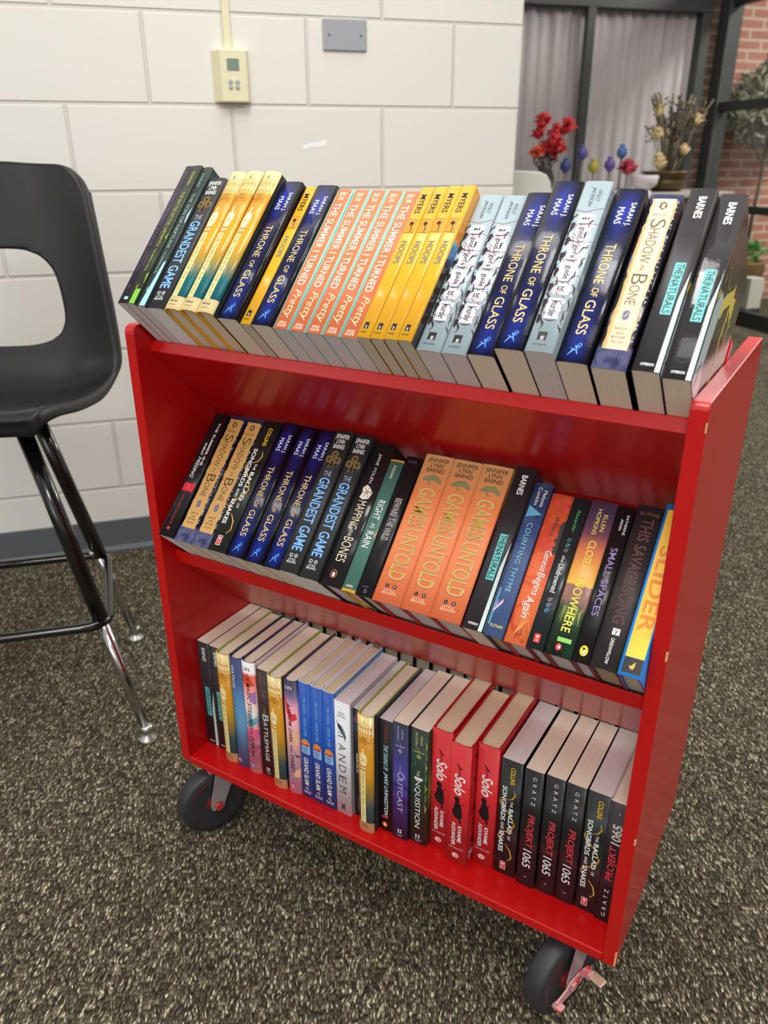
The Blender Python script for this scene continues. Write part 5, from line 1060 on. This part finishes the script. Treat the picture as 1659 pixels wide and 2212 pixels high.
glass = bpy.data.materials.new('clear_glass'); glass.use_nodes = True; nt = glass.node_tree
for nd in list(nt.nodes): nt.nodes.remove(nd)
ou = nt.nodes.new('ShaderNodeOutputMaterial'); tr_ = nt.nodes.new('ShaderNodeBsdfTransparent'); gs = nt.nodes.new('ShaderNodeBsdfGlossy'); gs.inputs['Roughness'].default_value = 0.03; mxs = nt.nodes.new('ShaderNodeMixShader'); mxs.inputs[0].default_value = 0.05
tr_.inputs[0].default_value = (0.93, 0.95, 0.93, 1); nt.links.new(tr_.outputs[0], mxs.inputs[1]); nt.links.new(gs.outputs[0], mxs.inputs[2]); nt.links.new(mxs.outputs[0], ou.inputs[0])
for z0, z1 in ((0.10, 0.735), (0.785, 1.385), (1.445, 2.02)):
    bm = bmesh.new(); box(bm, -0.003, 0.003, -3.2, -0.10, z0, z1); obj('pane', bm, glass, t)

# white cabinet beside the end of the wall
bm = bmesh.new()
prism(bm, [(1.035, 0.0), (1.272, 0.0), (1.272, 0.985), (1.266, 1.020), (1.250, 1.042), (1.225, 1.052), (1.035, 1.062)], 0.0, 0.34, 'Y')
o = obj('cabinet', bm, mat('white_laminate', (214, 212, 204), 0.45), bevel=0.006); o.matrix_world = bgM(0, 2.56); tag(o, 'white rounded-top cabinet just beyond the end of the block wall', 'cabinet')

# counter with a white cloth and the things on it
t = empty('counter', wp(2.7, 4.82, 0)); t.rotation_euler = (0, 0, ANG); tag(t, 'low counter under the far window', 'counter')
bm = bmesh.new(); box(bm, -0.75, 0.85, -0.24, 0.26, 0, 0.86); obj('body', bm, mat('counter_wood', (96, 78, 62), 0.5), t, bevel=0.004)
bm = bmesh.new(); box(bm, -0.80, 0.90, -0.28, 0.30, 0.86, 0.895); obj('worktop', bm, mat('counter_top', (170, 160, 150), 0.4), t, bevel=0.006)
bm = bmesh.new(); n = 60; rws = []
for j, (y, z) in enumerate(((-0.292, 0.76), (-0.290, 0.905), (0.285, 0.905))):
    rws.append([bm.verts.new((-0.55 + 0.83 * i / n, y - (0.014 * (1 + math.sin(i * 0.7)) if j == 0 else 0), z + (0.012 * math.sin(i * 0.35) if j == 0 else 0))) for i in range(n + 1)])
for A, B in zip(rws, rws[1:]):
    for i in range(n): bm.faces.new((A[i], A[i+1], B[i+1], B[i]))
o = obj('table_runner', bm, mat('white_cloth', (222, 214, 214), 0.8)); o.matrix_world = bgM(2.7, 4.82); md = o.modifiers.new('solid', 'SOLIDIFY'); md.thickness = 0.003; md.offset = 1
tag(o, 'white cloth runner draped over the far counter', 'cloth')
TOPZ = 0.908
def leafcloud(bm, c, rad, n, size, rnd, mi=0):
    for _ in range(n):
        while True:
            p = Vector((rnd.uniform(-1, 1), rnd.uniform(-1, 1), rnd.uniform(-1, 1)))
            if p.length < 1: break
        p = Vector(c) + Vector((p.x * rad[0], p.y * rad[1], p.z * rad[2])); a = Vector((rnd.gauss(0, 1), rnd.gauss(0, 1), rnd.gauss(0, 1))).normalized(); b_ = a.cross(Vector((rnd.gauss(0, 1), rnd.gauss(0, 1), 1))).normalized(); c_ = a.cross(b_) * 0.2
        s_ = size * rnd.uniform(0.6, 1.3)
        vs = [bm.verts.new(p + v_) for v_ in (-a * s_, -b_ * s_ * 0.35 + c_ * s_, a * s_, b_ * s_ * 0.35 + c_ * s_)]
        f = bm.faces.new(vs); f.material_index = mi
def flower(bm, c, r, rnd, n=26):
    for i in range(n):
        a = rnd.uniform(0, 6.28); e = rnd.uniform(-0.3, 1.5); d = Vector((math.cos(a) * math.cos(e), math.sin(a) * math.cos(e), math.sin(e))); s_ = d.orthogonal().normalized()
        p = Vector(c) + d * r * 0.45; q_ = d.cross(s_)
        bm.faces.new([bm.verts.new(v_) for v_ in (p - s_ * r * .35, p + d * r * .35 - q_ * r * .25, p + d * r * .6 + s_ * r * .1, p + s_ * r * .35 + q_ * r * .2)])
rnd = random.Random(11)
# red geranium
t = empty('flower_vase', wp(2.34, 4.70, TOPZ)); t.rotation_euler = (0, 0, ANG); tag(t, 'dark vase of bright red flowers on the far counter', 'vase')
bm = bmesh.new(); lathe(bm, [(0.035, 0), (0.055, 0.03), (0.060, 0.07), (0.040, 0.125), (0.046, 0.140), (0.036, 0.138), (0.030, 0.10)], 24); obj('vase', bm, mat('vase_dark', (64, 58, 60), 0.3), t)
heads = [(-0.035, 0.0, 0.375, 0.058), (-0.055, 0.01, 0.310, 0.052), (0.125, 0.0, 0.345, 0.062), (0.060, 0.01, 0.325, 0.055), (0.035, -0.01, 0.270, 0.062), (0.075, 0.0, 0.235, 0.060), (-0.005, 0.01, 0.230, 0.055), (0.045, 0.02, 0.190, 0.050)]
fl_r = mat('petal_red', (206, 48, 52), 0.6); fl_o = mat('petal_orange', (228, 92, 50), 0.6)
for hx, hy, hz, hr in heads:
    bm = bmesh.new(); flower(bm, (hx, hy, hz), hr, rnd, 34); blob(bm, (hx, hy, hz), (hr * .5,) * 3); fo = obj('flower_head', bm, fl_r, t)
    bm = bmesh.new(); tube(bm, [(0, 0, 0.10), (hx * 0.5, hy * 0.5, 0.16), (hx, hy, hz)], 0.003, 6); obj('stem', bm, mat('stem_green', (84, 96, 66), 0.6), fo)
bm = bmesh.new(); flower(bm, (-0.065, -0.01, 0.205), 0.050, rnd, 30); blob(bm, (-0.065, -0.01, 0.205), (0.022,) * 3); fo = obj('flower_head', bm, fl_o, t); fo['label'] = 'orange flower head'
bm = bmesh.new(); tube(bm, [(0, 0, 0.11), (-0.03, 0, 0.17), (-0.065, -0.01, 0.205)], 0.003, 6); obj('stem', bm, mat('stem_green', (84, 96, 66), 0.6), fo)
bm = bmesh.new(); leafcloud(bm, (0.0, 0, 0.17), (0.075, 0.05, 0.05), 70, 0.022, rnd); o = obj('foliage', bm, mat('vase_leaf', (92, 86, 84), 0.6), t); o['kind'] = 'stuff'
# little paper figures and flowers standing on the counter
def figure(u, z_top, rgb, label, d=4.66, spiky=False):
    t = empty('ornament', wp(u, d, TOPZ)); t.rotation_euler = (0, 0, ANG); tag(t, label, 'ornament', 'small colourful ornaments on the far counter'); h = z_top - TOPZ
    mt = mat('ornament_%d_%d_%d' % rgb, rgb, 0.5)
    bm = bmesh.new(); lathe(bm, [(0.026, 0), (0.026, 0.006), (0.006, 0.010), (0.006, max(h - 0.05, 0.02))], 16); obj('stand', bm, mat('ornament_stand', (120, 112, 108), 0.5), t)
    bm = bmesh.new()
    if spiky: flower(bm, (0, 0, h - 0.05), 0.066, rnd, 34); blob(bm, (0, 0, h - 0.05), (0.03,) * 3)
    else: lathe(bm, [(0.012, h - 0.085), (0.034, h - 0.06), (0.030, h - 0.03), (0.014, h - 0.018), (0.020, h - 0.006), (0.006, h)], 16)
    obj('body', bm, mt, t)
figure(2.455, 1.095, (58, 72, 128), 'small navy blue ornament left of the purple one on the far counter')
figure(2.560, 1.165, (92, 82, 152), 'tallest purple ornament on the far counter')
figure(2.645, 1.090, (176, 164, 70), 'small yellow ornament in the middle of the far counter')
figure(2.755, 1.100, (104, 76, 150), 'small violet ornament right of the yellow one on the far counter')
figure(2.880, 1.075, (178, 52, 78), 'spiky crimson flower ornament on the far counter', spiky=True)
figure(2.893, 1.170, (70, 112, 168), 'small blue ornament behind the crimson one on the far counter', d=4.76)
t = empty('bowl', wp(2.985, 4.62, TOPZ)); tag(t, 'white rounded bowl on the far counter in front of the brass pot', 'bowl')
bm = bmesh.new(); lathe(bm, [(0.035, 0), (0.075, 0.03), (0.085, 0.075), (0.080, 0.085), (0.070, 0.07), (0.03, 0.015)], 24); obj('bowl_body', bm, mat('bowl_white', (216, 208, 212), 0.4), t)
# brass pot of dried flowers
t = empty('flower_pot', wp(3.21, 4.72, 0.895)); t.rotation_euler = (0, 0, ANG); tag(t, 'brass pot of dried flowers and grasses on the far counter', 'flower pot')
bm = bmesh.new(); lathe(bm, [(0.08, 0), (0.12, 0.02), (0.125, 0.06), (0.11, 0.085), (0.155, 0.105), (0.16, 0.118), (0.145, 0.118), (0.10, 0.09)], 32); obj('pot', bm, mat('dull_brass', (92, 74, 44), 0.35, 0.5), t)
dry = mat('dried_stem', (112, 100, 78), 0.8); bud = mat('dried_bloom', (206, 184, 134), 0.8)
for i in range(46):
    a = rnd.uniform(0, 6.28); e = rnd.uniform(0.05, 0.62); ln = rnd.uniform(0.28, 0.52); x, y, z = math.cos(a) * math.sin(e) * ln, 0.5 * math.sin(a) * math.sin(e) * ln, 0.10 + math.cos(e) * ln
    bm = bmesh.new(); tube(bm, [(x * 0.12, y * 0.12, 0.07), (x * 0.55, y * 0.55, 0.10 + (z - 0.10) * 0.6), (x, y, z)], [0.004, 0.003, 0.006], 6); leafcloud(bm, (x * 0.8, y * 0.8, z - 0.06), (0.03, 0.03, 0.07), 7, 0.022, rnd); obj('dried_stem', bm, mat('dried_stem_%d' % (i % 3), ((112, 100, 78), (88, 78, 66), (140, 128, 100))[i % 3], 0.8), t)
for x, z, r_ in ((-0.155, 0.455, 0.036), (-0.150, 0.330, 0.036), (0.060, 0.240, 0.034), (-0.105, 0.165, 0.040), (0.120, 0.410, 0.034), (-0.12, 0.20, 0.026)):
    bm = bmesh.new(); flower(bm, (x, -0.06, z), r_ * 1.15, rnd, 24); blob(bm, (x, -0.06, z), (r_ * .8, r_ * .8, r_)); fo = obj('dried_bloom', bm, bud, t)
    bm = bmesh.new(); tube(bm, [(x * 0.2, -0.02, 0.08), (x * 0.7, -0.05, z * 0.6), (x, -0.06, z)], 0.0035, 6); obj('stem', bm, dry, fo)

# greenery and things beyond the glass
t = empty('shrub', wp(4.42, 5.33, 0)); t.rotation_euler = (0, 0, ANG); tag(t, 'muted grey-green shrub in a tub beyond the glass partition', 'shrub')
bm = bmesh.new(); lathe(bm, [(0.10, 0.0), (0.15, 0.02), (0.16, 0.34), (0.17, 0.36), (0.14, 0.36), (0.12, 0.30)], 28); obj('tub', bm, mat('tub_wicker', (134, 108, 66), 0.7, bump=(80, 0.4)), t)
bm = bmesh.new(); tube(bm, [(0, 0, 0.3), (0.02, 0.0, 0.8), (0.06, 0.0, 1.5)], [0.018, 0.014, 0.008], 8)
for i in range(14): a = rnd.uniform(0, 6.28); z = rnd.uniform(1.0, 1.5); tube(bm, [(0.03, 0, z - 0.1), (0.03 + 0.22 * math.cos(a), 0.12 * math.sin(a), z + rnd.uniform(-.05, .2))], [0.006, 0.002], 5)
obj('trunk', bm, mat('shrub_bark', (92, 80, 62), 0.8), t)
bm = bmesh.new(); leafcloud(bm, (0.03, 0, 1.42), (0.40, 0.18, 0.28), 1500, 0.044, rnd); leafcloud(bm, (0.13, 0, 1.66), (0.24, 0.15, 0.16), 420, 0.042, rnd); o = obj('foliage', bm, mat('shrub_leaf', (128, 128, 104), 0.7), t); o['kind'] = 'stuff'
bm = bmesh.new(); leafcloud(bm, (0.0, 0, 0.44), (0.17, 0.15, 0.08), 260, 0.03, rnd); o = obj('low_foliage', bm, mat('green_leaf', (70, 140, 62), 0.6), t); o['kind'] = 'stuff'
t = empty('storage_box', wp(4.27, 5.02, 0)); t.rotation_euler = (0, 0, ANG); tag(t, 'white box with dark base standing on the floor by the brick wall', 'box')
bm = bmesh.new(); box(bm, -0.06, 0.06, -0.06, 0.06, 0.06, 0.28); obj('box_body', bm, mat('box_white', (206, 200, 192), 0.6), t, bevel=0.005)
bm = bmesh.new(); box(bm, -0.065, 0.065, -0.065, 0.065, 0.0, 0.06); obj('box_base', bm, mat('box_dark', (52, 54, 56), 0.6), t, bevel=0.004)
